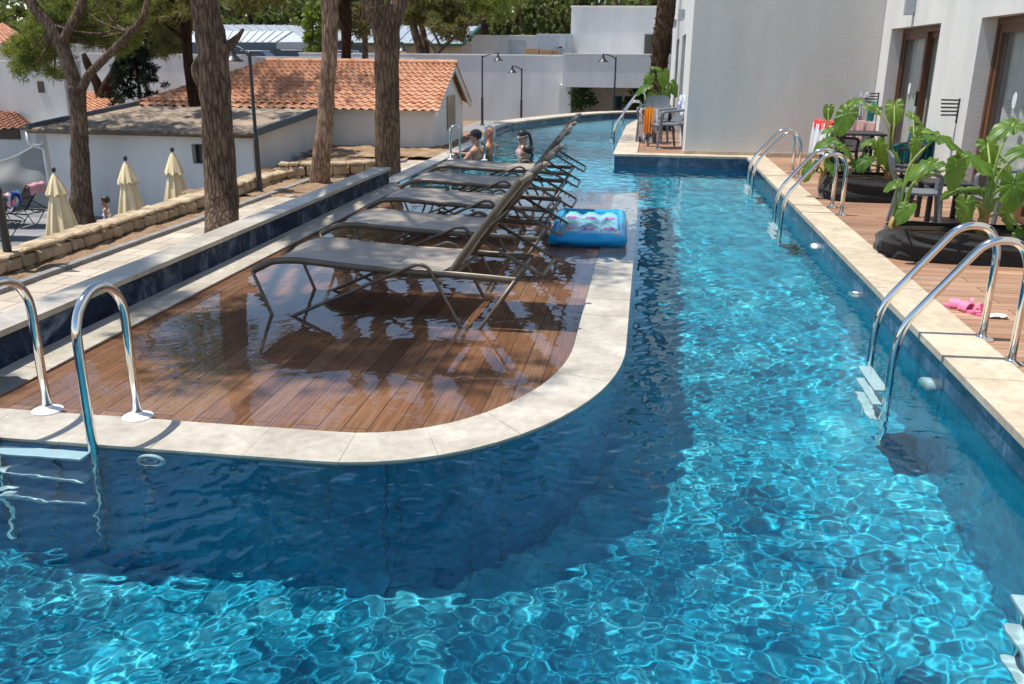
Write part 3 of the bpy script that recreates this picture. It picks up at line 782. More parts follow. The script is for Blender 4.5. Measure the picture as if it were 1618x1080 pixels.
# left boundary wall
a = at(140, 88, 36); b = at(640, 101, 36)
r = empty('boundary_wall', ((a.x+b.x)/2, 36, -1.5), label='white boundary wall on the left, running behind the orange tiled roof', cat='wall'); o = r.location
aa = at(360, 88, 36); m = MB().bx(a.x-2-o.x, aa.x+.6-o.x, 0, .35, 0, aa.z-o.z); m.bx(aa.x+.6-o.x, b.x-o.x, 1.5, 1.9, 0, at(500, 92, 37.5).z-o.z); m.bx(aa.x+.25-o.x, aa.x+.6-o.x, .35, 1.6, 0, aa.z-o.z)
m.build('wall_face', M['plaster_back'], r)
m = MB().bx(a.x-2-o.x, aa.x+.62-o.x, -.03, .38, aa.z-o.z, aa.z+.06-o.z, .01); m.bx(aa.x+.62-o.x, b.x-o.x, 1.47, 1.93, at(500, 92, 37.5).z-o.z, at(500, 92, 37.5).z+.06-o.z, .01)
m.build('wall_cap', M['plaster'], r)

# ================================================================== tiled roofs
def tile_roof(p00, p10, p01, p11, tw=.24, course=.34, amp=.035):
    """wavy pantile surface; p00,p10 eave ends, p01,p11 ridge ends"""
    p00, p10, p01, p11 = map(Vector, (p00, p10, p01, p11)); m = MB()
    W_ = max((p10-p00).length, (p11-p01).length); L_ = max((p01-p00).length, (p11-p10).length)
    nt = max(3, round(W_/tw)); nc = max(2, round(L_/course)); nu = nt*6; vs_ = []
    N = (p10-p00).cross(p01-p00).normalized()
    if N.z < 0: N = -N
    rows = []
    for c in range(nc):
        for e, dz in ((0.0, .035), (.5, .02), (.999, .0)): rows.append(((c+e)/nc, dz, c))
    vs = []
    for (v, dz, c) in rows:
        for i in range(nu+1):
            u = i/nu; ph = (u*nt) % 1.0
            h = amp*(math.sin(PI*min(1, ph/.62)) if ph < .62 else -.35*math.sin(PI*(ph-.62)/.38))
            jit = .006*noise.noise(Vector((math.floor(u*nt)*3.1, c*7.3, 1)))
            p = p00.lerp(p10, u).lerp(p01.lerp(p11, u), v) + N*(h+dz+jit)
            vs.append(p)
    w = nu+1; fs = [(j*w+i, j*w+i+1, (j+1)*w+i+1, (j+1)*w+i) for j in range(len(rows)-1) for i in range(nu)]
    m.add(vs, fs); return m
def ridge_tiles(p0, p1, r=.10, step=.38):
    p0, p1 = Vector(p0), Vector(p1); L = (p1-p0).length; n = max(1, round(L/step)); m = MB(); d = (p1-p0)/n
    for k in range(n):
        a = p0+d*k; b = a+d*1.06; m.tube([a, b], [r*1.08, r*.95], 10)
    return m
# pump house with the orange roof
HY = 26.6; pe0 = at(215, 166, HY); pe1 = at(693, 170, HY); zE = pe1.z-.02
XR_h = -6.1; XL_h = pe0.x-.3; GW = 4.9; zR = 1.50; g0 = -1.05
ph = empty('tiled_house', (-10, HY+2.4, g0), label='low white house with an orange terracotta gable roof behind the pine trunks', cat='house'); o = ph.location
m = MB().bx(XL_h-o.x, XR_h-.28-o.x, HY+.12-o.y, HY+GW-.12-o.y, 0, zE-.05-o.z)
# gable triangles
gx = XR_h-.28-o.x; m.add([(gx, HY+.12-o.y, zE-.06-o.z), (gx, HY+GW-.12-o.y, zE-.06-o.z), (gx, HY+GW/2-o.y, zR-.08-o.z), (gx-.2, HY+.12-o.y, zE-.06-o.z), (gx-.2, HY+GW-.12-o.y, zE-.06-o.z), (gx-.2, HY+GW/2-o.y, zR-.08-o.z)], [(0, 1, 2), (5, 4, 3), (0, 2, 5, 3), (1, 4, 5, 2)])
m.build('wall', M['plaster'], ph)
m = tile_roof((XL_h-o.x, HY-.2-o.y, zE-.08-o.z), (XR_h-o.x, HY-.2-o.y, zE-.08-o.z), (XL_h+3.6-o.x, HY+GW/2-o.y, zR-o.z), (XR_h-o.x, HY+GW/2-o.y, zR-o.z), .27, .36, .045); rf = m.build('roof', M['roof_tile'], ph, True, 50)
m = tile_roof((XR_h-o.x, HY+GW+.2-o.y, zE-.08-o.z), (XL_h-o.x, HY+GW+.2-o.y, zE-.08-o.z), (XR_h-o.x, HY+GW/2-o.y, zR-o.z), (XL_h+3.6-o.x, HY+GW/2-o.y, zR-o.z), .27, .36, .045); m.build('roof', M['roof_tile'], ph, True, 50)
m = ridge_tiles((XL_h+3.6-o.x, HY+GW/2-o.y, zR+.02-o.z), (XR_h+.02-o.x, HY+GW/2-o.y, zR+.02-o.z)); m.build('ridge', M['roof_tile'], rf, True, 60)
m = MB()
for sgn, ye in ((1, HY-.2), (-1, HY+GW+.2)):
    m.box((0, 0, 0), (.08, math.hypot(GW/2+.2, zR-zE+.08)+.02, .16), m=Matrix.Rotation(sgn*math.atan2(zR-zE+.08, GW/2+.2), 3, 'X')) if False else None
    A = Vector((XR_h-.06-o.x, ye-o.y, zE-.17-o.z)); B = Vector((XR_h-.06-o.x, HY+GW/2-o.y, zR-.09-o.z)); m.tube([A, B], .07, 4, up=(0, 0, 1))
m.build('verge', M['plaster'], ph)
m = MB().bx(XL_h-o.x, XR_h-.2-o.x, HY+.02-o.y, HY+.14-o.y, zE-.2-o.z, zE-.07-o.z); m.build('cornice', M['plaster_grey'], ph)
q0 = atx(706, 152, XR_h-.27); q1 = atx(719, 200, XR_h-.27)
m = MB().bx(-.01+gx, gx+.03, q0.y-o.y, q1.y-o.y, q1.z-o.z, q0.z-o.z)
m.build('shutter', m_deck('beige slatted shutter', PI/2, 3, .07, ((.30, .24, .17), (.36, .29, .2), (.4, .33, .24)), .008, (.6, .8), (.12, .09, .06)), ph)
# annex with low sheet roof
AY = 21.5; a0 = at(72, 205, AY); a1 = at(397, 209, AY); ab = at(492, 172, 26.4)
an = empty('annex', ((a0.x+a1.x)/2, 24, -2.45), label='white rendered annex with a low beige sheet roof below the orange tiles', cat='house'); o = an.location
zt = a1.z-.03; zb = zt+.34
m = MB(); wx0, wx1 = a0.x-o.x, a1.x-o.x; y0, y1 = AY-o.y, HY+.1-o.y; h0, h1 = zt-o.z, zb-o.z
wq0 = at(302, 227, AY); wq1 = at(330, 259, AY)   # small window opening
ax0, ax1, az0, az1 = wq0.x-o.x, wq1.x-o.x, wq1.z-o.z, wq0.z-o.z
m.bx(wx0, ax0, y0, y0+.3, 0, h0); m.bx(ax1, wx1, y0, y0+.3, 0, h0); m.bx(ax0, ax1, y0, y0+.3, 0, az0); m.bx(ax0, ax1, y0, y0+.3, az1, h0)
for xx in (wx0, wx1-.3):
    m.add([(xx, y0+.3, 0), (xx+.3, y0+.3, 0), (xx+.3, y1, 0), (xx, y1, 0), (xx, y0+.3, h0), (xx+.3, y0+.3, h0), (xx+.3, y1, h1), (xx, y1, h1)], [(3, 2, 1, 0), (4, 5, 6, 7), (0, 1, 5, 4), (1, 2, 6, 5), (2, 3, 7, 6), (3, 0, 4, 7)])
m.build('wall', M['plaster'], an)
m = MB().bx(ax0, ax1, y0+.2, y0+.24, az0, az1); m.build('window', M['dark_glass'], an)
m = MB()
def shr(u, v):
    w = u*(wx1-wx0+.5)-.25
    return (wx0+w, lerp(y0-.25, y1, v), lerp(h0+.03, h1+.03, v)+.018*math.sin(w*2*PI/.35))
m.grid(shr, 420, 6, .015); m.build('roof', M['sheet_roof'], an, True)
m = MB().tube([(wx0-.3, y0-.3, h0-.03), (wx1+.28, y0-.3, h0-.03)], .055, 8); m.build('gutter', simple('brown gutter', (.12, .075, .04), .6), an, True)
for xx in (wx0-.27, wx1+.25):
    m = MB(); m.add([(xx-.04, y0-.34, h0-.03), (xx+.04, y0-.34, h0-.03), (xx+.04, y1, h1-.02), (xx-.04, y1, h1-.02), (xx-.04, y0-.34, h0+.14), (xx+.04, y0-.34, h0+.14), (xx+.04, y1, h1+.16), (xx-.04, y1, h1+.16)], [(3, 2, 1, 0), (4, 5, 6, 7), (0, 1, 5, 4), (1, 2, 6, 5), (2, 3, 7, 6), (3, 0, 4, 7)])
    m.build('verge_board', M['slate_blue'], an)
m = MB().bx(wx0-.3, wx1+.28, y1-.1, y1-.04, h1+.0, h1+.18); m.build('flashing', M['dark_metal'], an)
m = MB().tube(fillet([(wx0-.32, y0-.3, h0-.06), (wx0-.32, y0-.3, h0-.35), (wx0-.1, y0-.04, h0-.5), (wx0-.1, y0-.04, .3)], .08), .04, 8); m.build('downpipe', M['white_plastic'], an, True)
# houses on the far left
lh = empty('white_house', (-17, 25, -2.45), label='white house at the far left with brown tiled lean-to roofs', cat='house'); o = lh.location
Yh = 25.0; c0 = at(100, 120, Yh); m = MB().bx(-24-o.x, c0.x-o.x, 0, .9, 0, at(50, 96, Yh).z-o.z); m.build('wall', M['plaster_grey'], lh)
w0 = at(58, 128, Yh-.03); w1 = at(70, 146, Yh-.03); m = MB().bx(w0.x-o.x, w1.x-o.x, -.03, .02, w1.z-o.z, w0.z-o.z); m.build('window', M['dark_glass'], lh)
e0 = at(-60, 212, 23.2); e1 = at(56, 200, 23.2); r0 = at(-60, 168, Yh); r1 = at(28, 178, Yh)
m = tile_roof(e0-o, e1-o, r0-o, r1-o, .25, .33, .04); m.build('roof', M['roof_tile_dark'], lh, True, 50)
m = MB().bx(-24-o.x, e1.x-.25-o.x, 23.5-o.y, Yh-o.y, 0, e1.z-.12-o.z); m.build('lean_to', M['plaster_grey'], lh)
w0 = at(-20, 204, 23.47); w1 = at(32, 220, 23.47); m = MB().bx(w0.x-o.x, w1.x-o.x, 23.44-o.y, 23.52-o.y, w1.z-o.z, w0.z-o.z); m.build('window', M['dark_glass'], lh)
e0 = at(40, 186, 27.0); e1 = at(205, 180, 27.0); r0 = at(88, 140, 29.5); r1 = at(190, 148, 29.5)
sr = empty('tiled_outbuilding', (e1.x-2, 28, -2.45), label='small outbuilding with a shaded orange tile roof behind the forked trunk', cat='house'); o = sr.location
m = tile_roof(e0-o, e1-o, r0-o, r1-o, .25, .33, .04); m.build('roof', M['roof_tile'], sr, True, 50)
m = MB().bx(e0.x+.3-o.x, e1.x-.2-o.x, 27.2-o.y, 31-o.y, 0, e0.z-.1-o.z); m.build('wall', M['plaster_grey'], sr)
e0 = at(-80, 62, 40); e1 = at(58, 72, 40); r0 = at(-80, 22, 44); r1 = at(8, 38, 44)
ur = empty('upper_house', (e1.x-3, 43, -1.5), label='pale house with an orange tile roof at the top left edge behind the pine', cat='house'); o = ur.location
m = tile_roof(e0-o, e1-o, r0-o, r1-o, .3, .4, .05); m.build('roof', M['roof_tile'], ur, True, 50)
m = MB().bx(e0.x-o.x, e1.x-.3-o.x, 40.3-o.y, 46-o.y, 0, e0.z-.1-o.z); m.build('wall', M['plaster_grey'], ur)
# tarpaulin hung on poles
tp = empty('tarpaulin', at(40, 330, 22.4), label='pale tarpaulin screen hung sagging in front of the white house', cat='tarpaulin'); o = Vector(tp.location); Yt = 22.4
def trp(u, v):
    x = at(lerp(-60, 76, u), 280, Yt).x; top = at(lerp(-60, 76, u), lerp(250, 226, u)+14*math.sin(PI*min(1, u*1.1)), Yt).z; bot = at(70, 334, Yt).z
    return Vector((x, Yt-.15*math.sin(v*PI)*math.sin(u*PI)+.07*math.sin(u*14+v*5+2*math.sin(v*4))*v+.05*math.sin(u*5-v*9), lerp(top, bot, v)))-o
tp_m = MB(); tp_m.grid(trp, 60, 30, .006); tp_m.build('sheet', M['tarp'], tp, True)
for u in (0, 1):
    q = trp(u, 0); m = MB().tube([(q.x, q.y+.04, -.1), (q.x, q.y+.04, q.z+.05)], .03, 8); m.build('pole', M['galv'], tp)

# ================================================================== metal roofed halls beyond the wall
def ribbed(p00, p10, p01, p11, step=.55):
    p00, p10, p01, p11 = map(Vector, (p00, p10, p01, p11)); m = MB(); W_ = (p10-p00).length; n = round(W_/step)
    N = (p10-p00).cross(p01-p00).normalized(); N = N if N.z > 0 else -N
    m.add([p00, p10, p11, p01, p00-N*.08, p10-N*.08, p11-N*.08, p01-N*.08], [(0, 1, 2, 3), (7, 6, 5, 4), (0, 4, 5, 1), (1, 5, 6, 2), (2, 6, 7, 3), (3, 7, 4, 0)])
    for k in range(n+1):
        u = k/n; a = p00.lerp(p10, u); b = p01.lerp(p11, u); d = (p10-p00).normalized()*.04
        m.add([a-d, a+d, b+d, b-d, a-d+N*.07, a+d+N*.07, b+d+N*.07, b-d+N*.07], [(4, 5, 6, 7), (0, 1, 5, 4), (1, 2, 6, 5), (2, 3, 7, 6), (3, 0, 4, 7)])
    return m
h1 = empty('metal_roofed_hall', (at(500, 60, 78).x, 80, -1.5), label='long grey metal roofed hall furthest back below the wood', cat='building'); o = h1.location
m = ribbed(at(352, 62, 76)-o, at(640, 64, 76)-o, at(300, 38, 84)-o, at(640, 41, 84)-o, .8); m.build('roof', M['zinc'], h1)
a = at(300, 66, 77); b = at(640, 100, 77); m = MB().bx(a.x-o.x, b.x-o.x, 77-o.y, 83-o.y, -1, at(500, 64, 77).z-o.z); m.build('wall', M['slate_blue'], h1)
h2 = empty('metal_roofed_shed', (at(420, 60, 58).x, 60, -1.5), label='open shed with white ribbed roof and pale gable end beyond the left boundary wall', cat='building'); o = h2.location
m = ribbed(at(300, 66, 56)-o, at(437, 66, 56)-o, at(300, 49, 60)-o, at(462, 49, 60)-o, .5); m.build('roof', M['zinc_white'], h2)
A, B, Cc = at(436, 66, 56), at(487, 66, 58.5), at(461, 49, 60); D1, D2 = at(436, 77, 56), at(487, 77, 58.5)
dd = Vector((-.2, .1, 0)); tri = [D1-o, D2-o, B-o, Cc-o, A-o]
m = MB().add(tri+[q+dd for q in tri], [(0, 1, 2, 3, 4), (9, 8, 7, 6, 5)]+[(i, (i+1) % 5, 5+(i+1) % 5, 5+i) for i in range(5)]); m.build('gable', M['zinc_white'], h2)
m = MB().add([at(300, 67, 56)-o, at(437, 67, 56)-o, at(437, 78, 56)-o, at(300, 78, 56)-o, at(300, 67, 56.3)-o, at(437, 67, 56.3)-o, at(437, 78, 56.3)-o, at(300, 78, 56.3)-o], [(3, 2, 1, 0), (4, 5, 6, 7), (0, 1, 5, 4), (1, 2, 6, 5), (2, 3, 7, 6), (3, 0, 4, 7)]); m.build('fascia', M['slate_blue'], h2)
for px in (362, 383, 405, 436, 452, 468, 485):
    Y = 56.2 if px < 440 else 58.4; q = at(px, 78, Y); m = MB().bx(q.x-.07-o.x, q.x+.07-o.x, Y-.07-o.y, Y+.07-o.y, -1, q.z+.02-o.z); m.build('post', M['slate_blue'], h2)
h3 = empty('stone_hall', (at(700, 60, 60).x, 62, -1.5), label='beige stone hall with grey metal roof and dark green trim', cat='building'); o = h3.location
e0, e1, r0, r1 = at(560, 66, 58), at(732, 68, 58), at(585, 40, 64), at(758, 41, 64)
m = ribbed(e0-o, e1-o, r0-o, r1-o, .7); m.build('roof', M['zinc'], h3)
m = MB().bx(e0.x+.3-o.x, e1.x-.25-o.x, 58.6-o.y, 66-o.y, 0, e1.z-.12-o.z); m.bx(e1.x-.4-o.x, r1.x-.3-o.x, 60-o.y, 68-o.y, 0, e1.z+.2-o.z)
m.build('wall', simple('beige rubble stone', (.40, .33, .25), .9, var=.3, scale=4, bump=.6), h3)
m = MB().tube([e0-o-Vector((0, .05, .06)), e1-o-Vector((0, .05, .06))], .13, 6); m.tube([e1-o, r1-o], .12, 6); m.build('trim', M['green_trim'], h3)
# white cars parked beyond the wall
def parked_car(px, py, Y, label, col):
    q = at(px, py, Y); z0 = q.z-1.42
    r = empty('parked_car', (q.x, Y, z0), label=label, cat='car', group='cars parked beyond the left boundary wall')
    m = MB(); prof = [(-2.05, .35), (-2.1, .7), (-1.9, .86), (-1.3, .93), (1.05, .93), (1.75, .85), (2.05, .72), (2.08, .38), (1.9, .28), (-1.9, .28)]
    nP = len(prof); vs = [(x, s*.82, z) for s in (-1, 1) for x, z in prof]
    m.add(vs, [tuple(range(nP)), tuple(reversed(range(nP, 2*nP)))]+[((i+1) % nP, i, nP+i, nP+(i+1) % nP) for i in range(nP)]); m.build('body', col, r)
    cab = [(-1.35, .92), (-.85, 1.38), (-.6, 1.42), (.3, 1.42), (.5, 1.38), (1.1, .92)]; nC = len(cab)
    vs = [(x, s*(.78-.18*(z-.92)/.5), z) for s in (-1, 1) for x, z in cab]
    m = MB().add(vs, [tuple(range(nC)), tuple(reversed(range(nC, 2*nC)))]+[((i+1) % nC, i, nC+i, nC+(i+1) % nC) for i in range(nC)]); m.build('window', M['dark_glass'], r)
    m = MB().bx(-.85, .5, -.62, .62, 1.40, 1.445, .015); m.build('roof', col, r)
    for sx in (-1.3, 1.3):
        for sy in (-.8, .8):
            m = MB().lathe([(.1, -.1), (.31, -.1), (.33, 0), (.31, .1), (.1, .1)], 16); w = m.build('wheel', M['black_plastic'], r); w.rotation_euler = (PI/2, 0, 0); w.location = (sx, sy, .32)
cw = simple('white car paint', (.72, .73, .74), .2, var=.02)
parked_car(472, 79, 52, 'white car under the open shed end beyond the boundary wall', cw)
parked_car(548, 80, 50, 'white car between the pale trunk and the dark trunk beyond the wall', cw)
parked_car(408, 80, 54, 'white car seen behind the street lamp under the shed', cw)

# ================================================================== pool ladders
def ladder(path, gap, gdir, name, label, base, steps, rad=.021, flange='chrome', sdir=None, step_w=.08):
    """path: list of (a,z) in the rail plane along direction d; two rails gap apart along gdir"""
    d = Vector(sdir); g = Vector(gdir)
    r = empty(name, base, 0, label, 'pool ladder', 'stainless steel pool ladders')
    for s in (0, gap):
        pts = fillet([d*a+g*s+Vector((0, 0, z)) for a, z in path], .13, 8)
        rl = MB().tube(pts, rad, 14).build('rail', M['chrome'], r, True)
        p0 = pts[0]
        fm = MB().lathe([(.02, 0), (.062, 0), (.062, .008), (.05, .014), (.03, .022), (.022, .03)], 24, p0+Vector((0, 0, -.002)))
        fm.build('flange', M['chrome'] if flange == 'chrome' else M['white_plastic'], rl, True, 40)
    for a, z in steps:
        m = MB().box(d*a+g*(gap/2)+Vector((0, 0, z)), (step_w if abs(d.x) > .5 else gap-.03, gap-.03 if abs(d.x) > .5 else step_w, .03), bev=.008)
        st = m.build('step', M['white_plastic'], r)
    return r
PR = [(0, 0), (-.01, .56), (-.09, .70), (-.20, .66), (-.585, .16), (-.61, .02), (-.61, -.95)]
PRz = [(a, z) for a, z in PR]
def rpath(h): return [(0, 0), (0, h-.12), (-.06, h), (-.22, h), (-.57, .19), (-.60, .03), (-.60, -1.05)]
stp = [(-.63, -.27), (-.63, -.50), (-.63, -.73)]
ladder(rpath(.66), .44, (0, 1, 0), 'pool_ladder', 'nearest complete steel ladder on the right coping, beside the pink sandals', (1.995, 4.82, .168), stp, sdir=(1, 0, 0))
ladder(rpath(.62), .50, (0, 1, 0), 'pool_ladder', 'steel ladder on the right coping in front of the first black planter bag', (2.06, 9.62, .168), stp, sdir=(1, 0, 0))
ladder(rpath(.60), .50, (0, 1, 0), 'pool_ladder', 'steel ladder on the right coping nearest the grey hotel wall', (2.10, 12.75, .168), stp, sdir=(1, 0, 0))
ladder(rpath(.66), .44, (0, 1, 0), 'pool_ladder', 'steel ladder at the bottom right corner of which only the pale steps show under water', (1.995, 2.44, .168), stp, sdir=(1, 0, 0))
def tpath(h): return [(0, 0), (0, h-.10), (-.06, h), (-.2, h), (-.56, .17), (-.58, .03), (-.58, -1.05)]
ladder(tpath(.66), .40, (0, 1, 0), 'pool_ladder', 'nearer steel ladder on the coping of the far terrace', (-.12, 19.9, .168), stp, sdir=(1, 0, 0))
ladder(tpath(.66), .40, (0, 1, 0), 'pool_ladder', 'further steel ladder on the coping of the far terrace', (-.08, 25.6, .168), stp, sdir=(1, 0, 0))
# ladders with a round arch: front left and far left
def arch(r, h, dep): 
    p = [(0, 0), (0, h-r)]
    for k in range(1, 12): w = PI*k/12; p.append((-r+r*math.cos(w), h-r+r*math.sin(w)))
    p += [(-2*r, h-r), (-2*r, -dep)]; return p
def arch_ladder(base, h, gapx, label, flz, dirv, white=True):
    r = empty('pool_ladder', base, 0, label, 'pool ladder', 'stainless steel pool ladders'); d = Vector(dirv); g = Vector((-dirv[1], dirv[0], 0))
    for s in (0, gapx):
        pts = [d*a*-1+g*s+Vector((0, 0, z)) for a, z in arch(.185, h, 1.05)]
        pts = fillet(pts, .02, 2)
        rl = MB().tube(pts, .0215, 16).build('rail', M['chrome'], r, True)
        MB().lathe([(.02, 0), (.072, 0), (.072, .006), (.058, .012), (.03, .018), (.023, .03)], 28, pts[0]).build('flange', M['white_plastic'], rl, True, 40)
    for k, z in enumerate((-.055, -.30, -.55)):
        c = d*.40+g*(gapx/2)
        ang = math.atan2(g.y, g.x)
        MB().box((0, 0, 0), (abs(gapx)-.035, .085, .03), bev=.008, m=None).build('step', M['white_plastic'], r)
        st = r.children[-1] if r.children else None
        o = [q for q in bpy.data.objects if q.parent == r and q.name.startswith('step')][-1]
        o.location = c+Vector((0, 0, z)); o.rotation_euler = (0, 0, ang)
    return r
arch_ladder((-2.38, 3.70, .012), .70, -.48, 'large arched steel ladder at the front left edge of the flooded deck', .012, (0, -1, 0))
arch_ladder((-3.32, 15.3, .0), .60, .62, 'small arched steel ladder at the far left edge beside the bathers', .0, (1, 0, 0)) if False else None
r = empty('pool_ladder', (-3.33, 15.3, .01), 0, 'arched steel ladder on the far left pool edge in front of the bathers', 'pool ladder', 'stainless steel pool ladders')
for s in (0, .60):
    pts = []
    for a, z in arch(.075, .57, .9): pts.append(Vector((s-a*1.0, .0-a*.5, z)))
    rl = MB().tube(pts, .021, 12).build('rail', M['chrome'], r, True)
    MB().lathe([(.02, 0), (.06, 0), (.06, .006), (.023, .02)], 20, pts[0]).build('flange', M['white_plastic'], rl, True, 40)
for z in (-.2, -.45): MB().bx(.16, .72, .02, .10, z-.015, z+.015, .006).build('step', M['white_plastic'], r)

# underwater lamps on the right wall, skimmer ring
def pool_lamp(y, z, label):
    r = empty('pool_lamp', (XR, y, z), PI, label, 'pool light', 'round lamps in the right pool wall')
    q = Matrix.Rotation(PI/2, 3, 'Y')
    m = MB().lathe([(.085, 0), (.085, .03), (.075, .045), (.06, .05)], 28); m.v = [tuple(q @ Vector(v)) for v in m.v]; m.build('housing', M['white_plastic'], r, True, 40)
    m = MB().lathe([(.058, .049), (.05, .058), (.03, .064), (.005, .066)], 24); m.v = [tuple(q @ Vector(v)) for v in m.v]; m.build('lens', simple('lamp lens', (.35, .55, .5), .2), r, True)
pool_lamp(5.02, -.13, 'largest round white pool lamp, in the right wall below the pink sandals')
pool_lamp(6.95, -.08, 'round white pool lamp in the right wall beyond the near ladder')
pool_lamp(8.75, -.06, 'smallest round white pool lamp, furthest along the right wall')
r = empty('inlet_ring', (-2.12, 3.37, -.09), 0, 'white inlet ring in the deck wall just under the water by the arched ladder', 'pool inlet')
m = MB(); n = 28
m.tube([(.06*math.cos(2*PI*k/n), -.02, .06*math.sin(2*PI*k/n)) for k in range(n)], .012, 8, closed=True); m.build('rim', M['white_plastic'], r, True)
m = MB(); m.tube([(.028*math.cos(2*PI*k/16), -.02, .028*math.sin(2*PI*k/16)) for k in range(16)], .008, 8, closed=True); m.build('nozzle', M['white_plastic'], r, True)

# ================================================================== sun loungers
M['bronze'] = simple('brown bronze powder coat', (.125, .098, .070), .36, var=.2, scale=12, metal=.25)
M['sling'] = m_cloth('brown grey mesh sling', (.30, .26, .215), scale=8, bump=.25)
M['grey_sling'] = m_cloth('grey mesh sling', (.16, .17, .185), scale=8)
def make_lounger(label, group, sling, frame_mat, ang=1.0):
    r = empty('sun_lounger', (0, 0, 0), 0, label, 'sun lounger', group); Wd = .70
    RP = spline([(0, 0, .33), (.06, 0, .365), (.16, 0, .405), (.34, 0, .418), (.62, 0, .40), (.95, 0, .385), (1.42, 0, .378), (1.82, 0, .362)], 5)
    m = MB()
    for y in (0, Wd): m.tube([p+Vector((0, y, 0)) for p in RP], .02, 10, flat=(1.15, .62), up=(0, 0, 1))
    m.tube([(.03, 0, .335), (.03, Wd, .335)], .013, 8); m.tube([(.95, 0, .372), (.95, Wd, .372)], .013, 8); m.tube([(1.80, 0, .362), (1.80, Wd, .362)], .014, 8); m.tube([(1.40, 0, .365), (1.40, Wd, .365)], .012, 8)
    m.build('seat_frame', frame_mat, r, True, 50)
    LP = fillet([(0, 0, .335), (.135, 0, -.002), (.21, 0, .002), (1.175, 0, .445), (1.245, 0, .425), (1.475, 0, .0), (1.565, 0, -.005), (1.82, 0, .365)], [0, .07, .07, .09, .09, .08, .08, 0], 6)
    for y in (-.018, Wd+.018): MB().tube([p+Vector((0, y, 0)) for p in LP], .0125, 10).build('leg', frame_mat, r, True)
    # sling: sags a little between the rails
    P2 = [p for p in RP if p.x <= 1.40]
    def sf(u, v):
        d = u*(len(P2)-1); i = min(int(d), len(P2)-2); p = P2[i].lerp(P2[i+1], d-i)
        return p+Vector((0, lerp(.008, Wd-.008, v), .018-.022*math.sin(PI*v)))
    MB().grid(sf, 40, 10, .005).build('seat', sling, r, True, 40)
    # backrest
    b0 = Vector((1.385, 0, .39)); L = .80; an = R(53)*ang; bd = Vector((math.cos(an), 0, math.sin(an))); nb = Vector((-math.sin(an), 0, math.cos(an)))
    BP = [b0+bd*(L*k/8)+nb*(.012*math.sin(PI*k/8)) for k in range(9)]
    m = MB()
    for y in (.03, Wd-.03): m.tube([p+Vector((0, y, 0)) for p in BP], .02, 10, flat=(1.1, .62), up=nb)
    m.tube([BP[-1]+Vector((0, .03, 0)), BP[-1]+Vector((0, Wd-.03, 0))], .016, 8); m.tube([BP[4]+Vector((0, .03, 0))-nb*.02, BP[4]+Vector((0, Wd-.03, 0))-nb*.02], .011, 8)
    bf = m.build('backrest_frame', frame_mat, r, True, 50)
    def bs(u, v):
        d = u*8; i = min(int(d), 7); p = BP[i].lerp(BP[i+1], d-i); return p+Vector((0, lerp(.035, Wd-.035, v), 0))+nb*(.016-.02*math.sin(PI*v))
    MB().grid(bs, 16, 10, .005).build('backrest', sling, r, True, 40)
    for y in (.03, Wd-.03):
        MB().tube([BP[-1]+Vector((-.02, y, -.03)), BP[-1]+Vector((.03, y, .0)), BP[-1]+Vector((.035, y, .02))], .02, 8).build('end_cap', M['sling'], bf, True)
    # prop bar with its row of teeth
    pv = b0+bd*(L*.36)-nb*.02; en = Vector((1.985, 0, .385))
    y0, y1 = .075, Wd-.075
    U = fillet([pv+Vector((0, y0, 0)), en+Vector((0, y0, 0)), en+Vector((0, y1, 0)), pv+Vector((0, y1, 0))], [0, .06, .06, 0], 6)
    pb = MB().tube(U, .0115, 9).build('prop_bar', frame_mat, r, True)
    m = MB(); dv = (en-pv).normalized(); nd = Vector((-dv.z, 0, dv.x)); nd = nd if nd.z < 0 else -nd
    for y in (y0, y1):
        for k in range(6):
            q = pv+dv*(.17+.045*k)+Vector((0, y, 0)); m.tube([q, q+nd*.028+dv*-.006], .006, 6)
    m.build('tooth', frame_mat, pb)
    return r
LG = 'brown sun loungers in a row on the flooded deck'
names = ['brown mesh sun lounger nearest the camera on the flooded deck', 'second brown sun lounger from the camera in the row', 'third, middle brown sun lounger of the row of five', 'fourth brown sun lounger from the camera in the row', 'fifth brown sun lounger, furthest from the camera, next to the deep water']
lo = make_lounger(names[0], LG, M['sling'], M['bronze'])
spots = [(-2.60, 5.585, -2.6), (-2.61, 6.93, -1.5), (-2.64, 8.30, -.5), (-2.70, 9.68, .5), (-2.72, 11.05, 1.2)]
for i, (x, y, a) in enumerate(spots):
    o = lo if i == 0 else make_lounger(names[i], LG, M['sling'], M['bronze'], (1, .985, 1.02, .99, 1.03)[i])
    o.location = (x, y, -.031); o.rotation_euler = (0, 0, R(a)); o['label'] = names[i]
lg = make_lounger('grey sun lounger with a pink towel over its back, in the sunken court', 'grey loungers in the sunken court', M['grey_sling'], M['dark_metal'])
q = at(50, 320, 19.6); lg.location = (q.x-1.85, 19.3, -2.4); lg.rotation_euler = (0, 0, R(6))
l2 = copy_tree(lg); q2 = at(12, 305, 18.2); l2.location = (q2.x-1.85, 17.7, -2.4); l2.rotation_euler = (0, 0, R(10)); l2['label'] = 'grey sun lounger at the left edge with a bright flowered towel on its back'
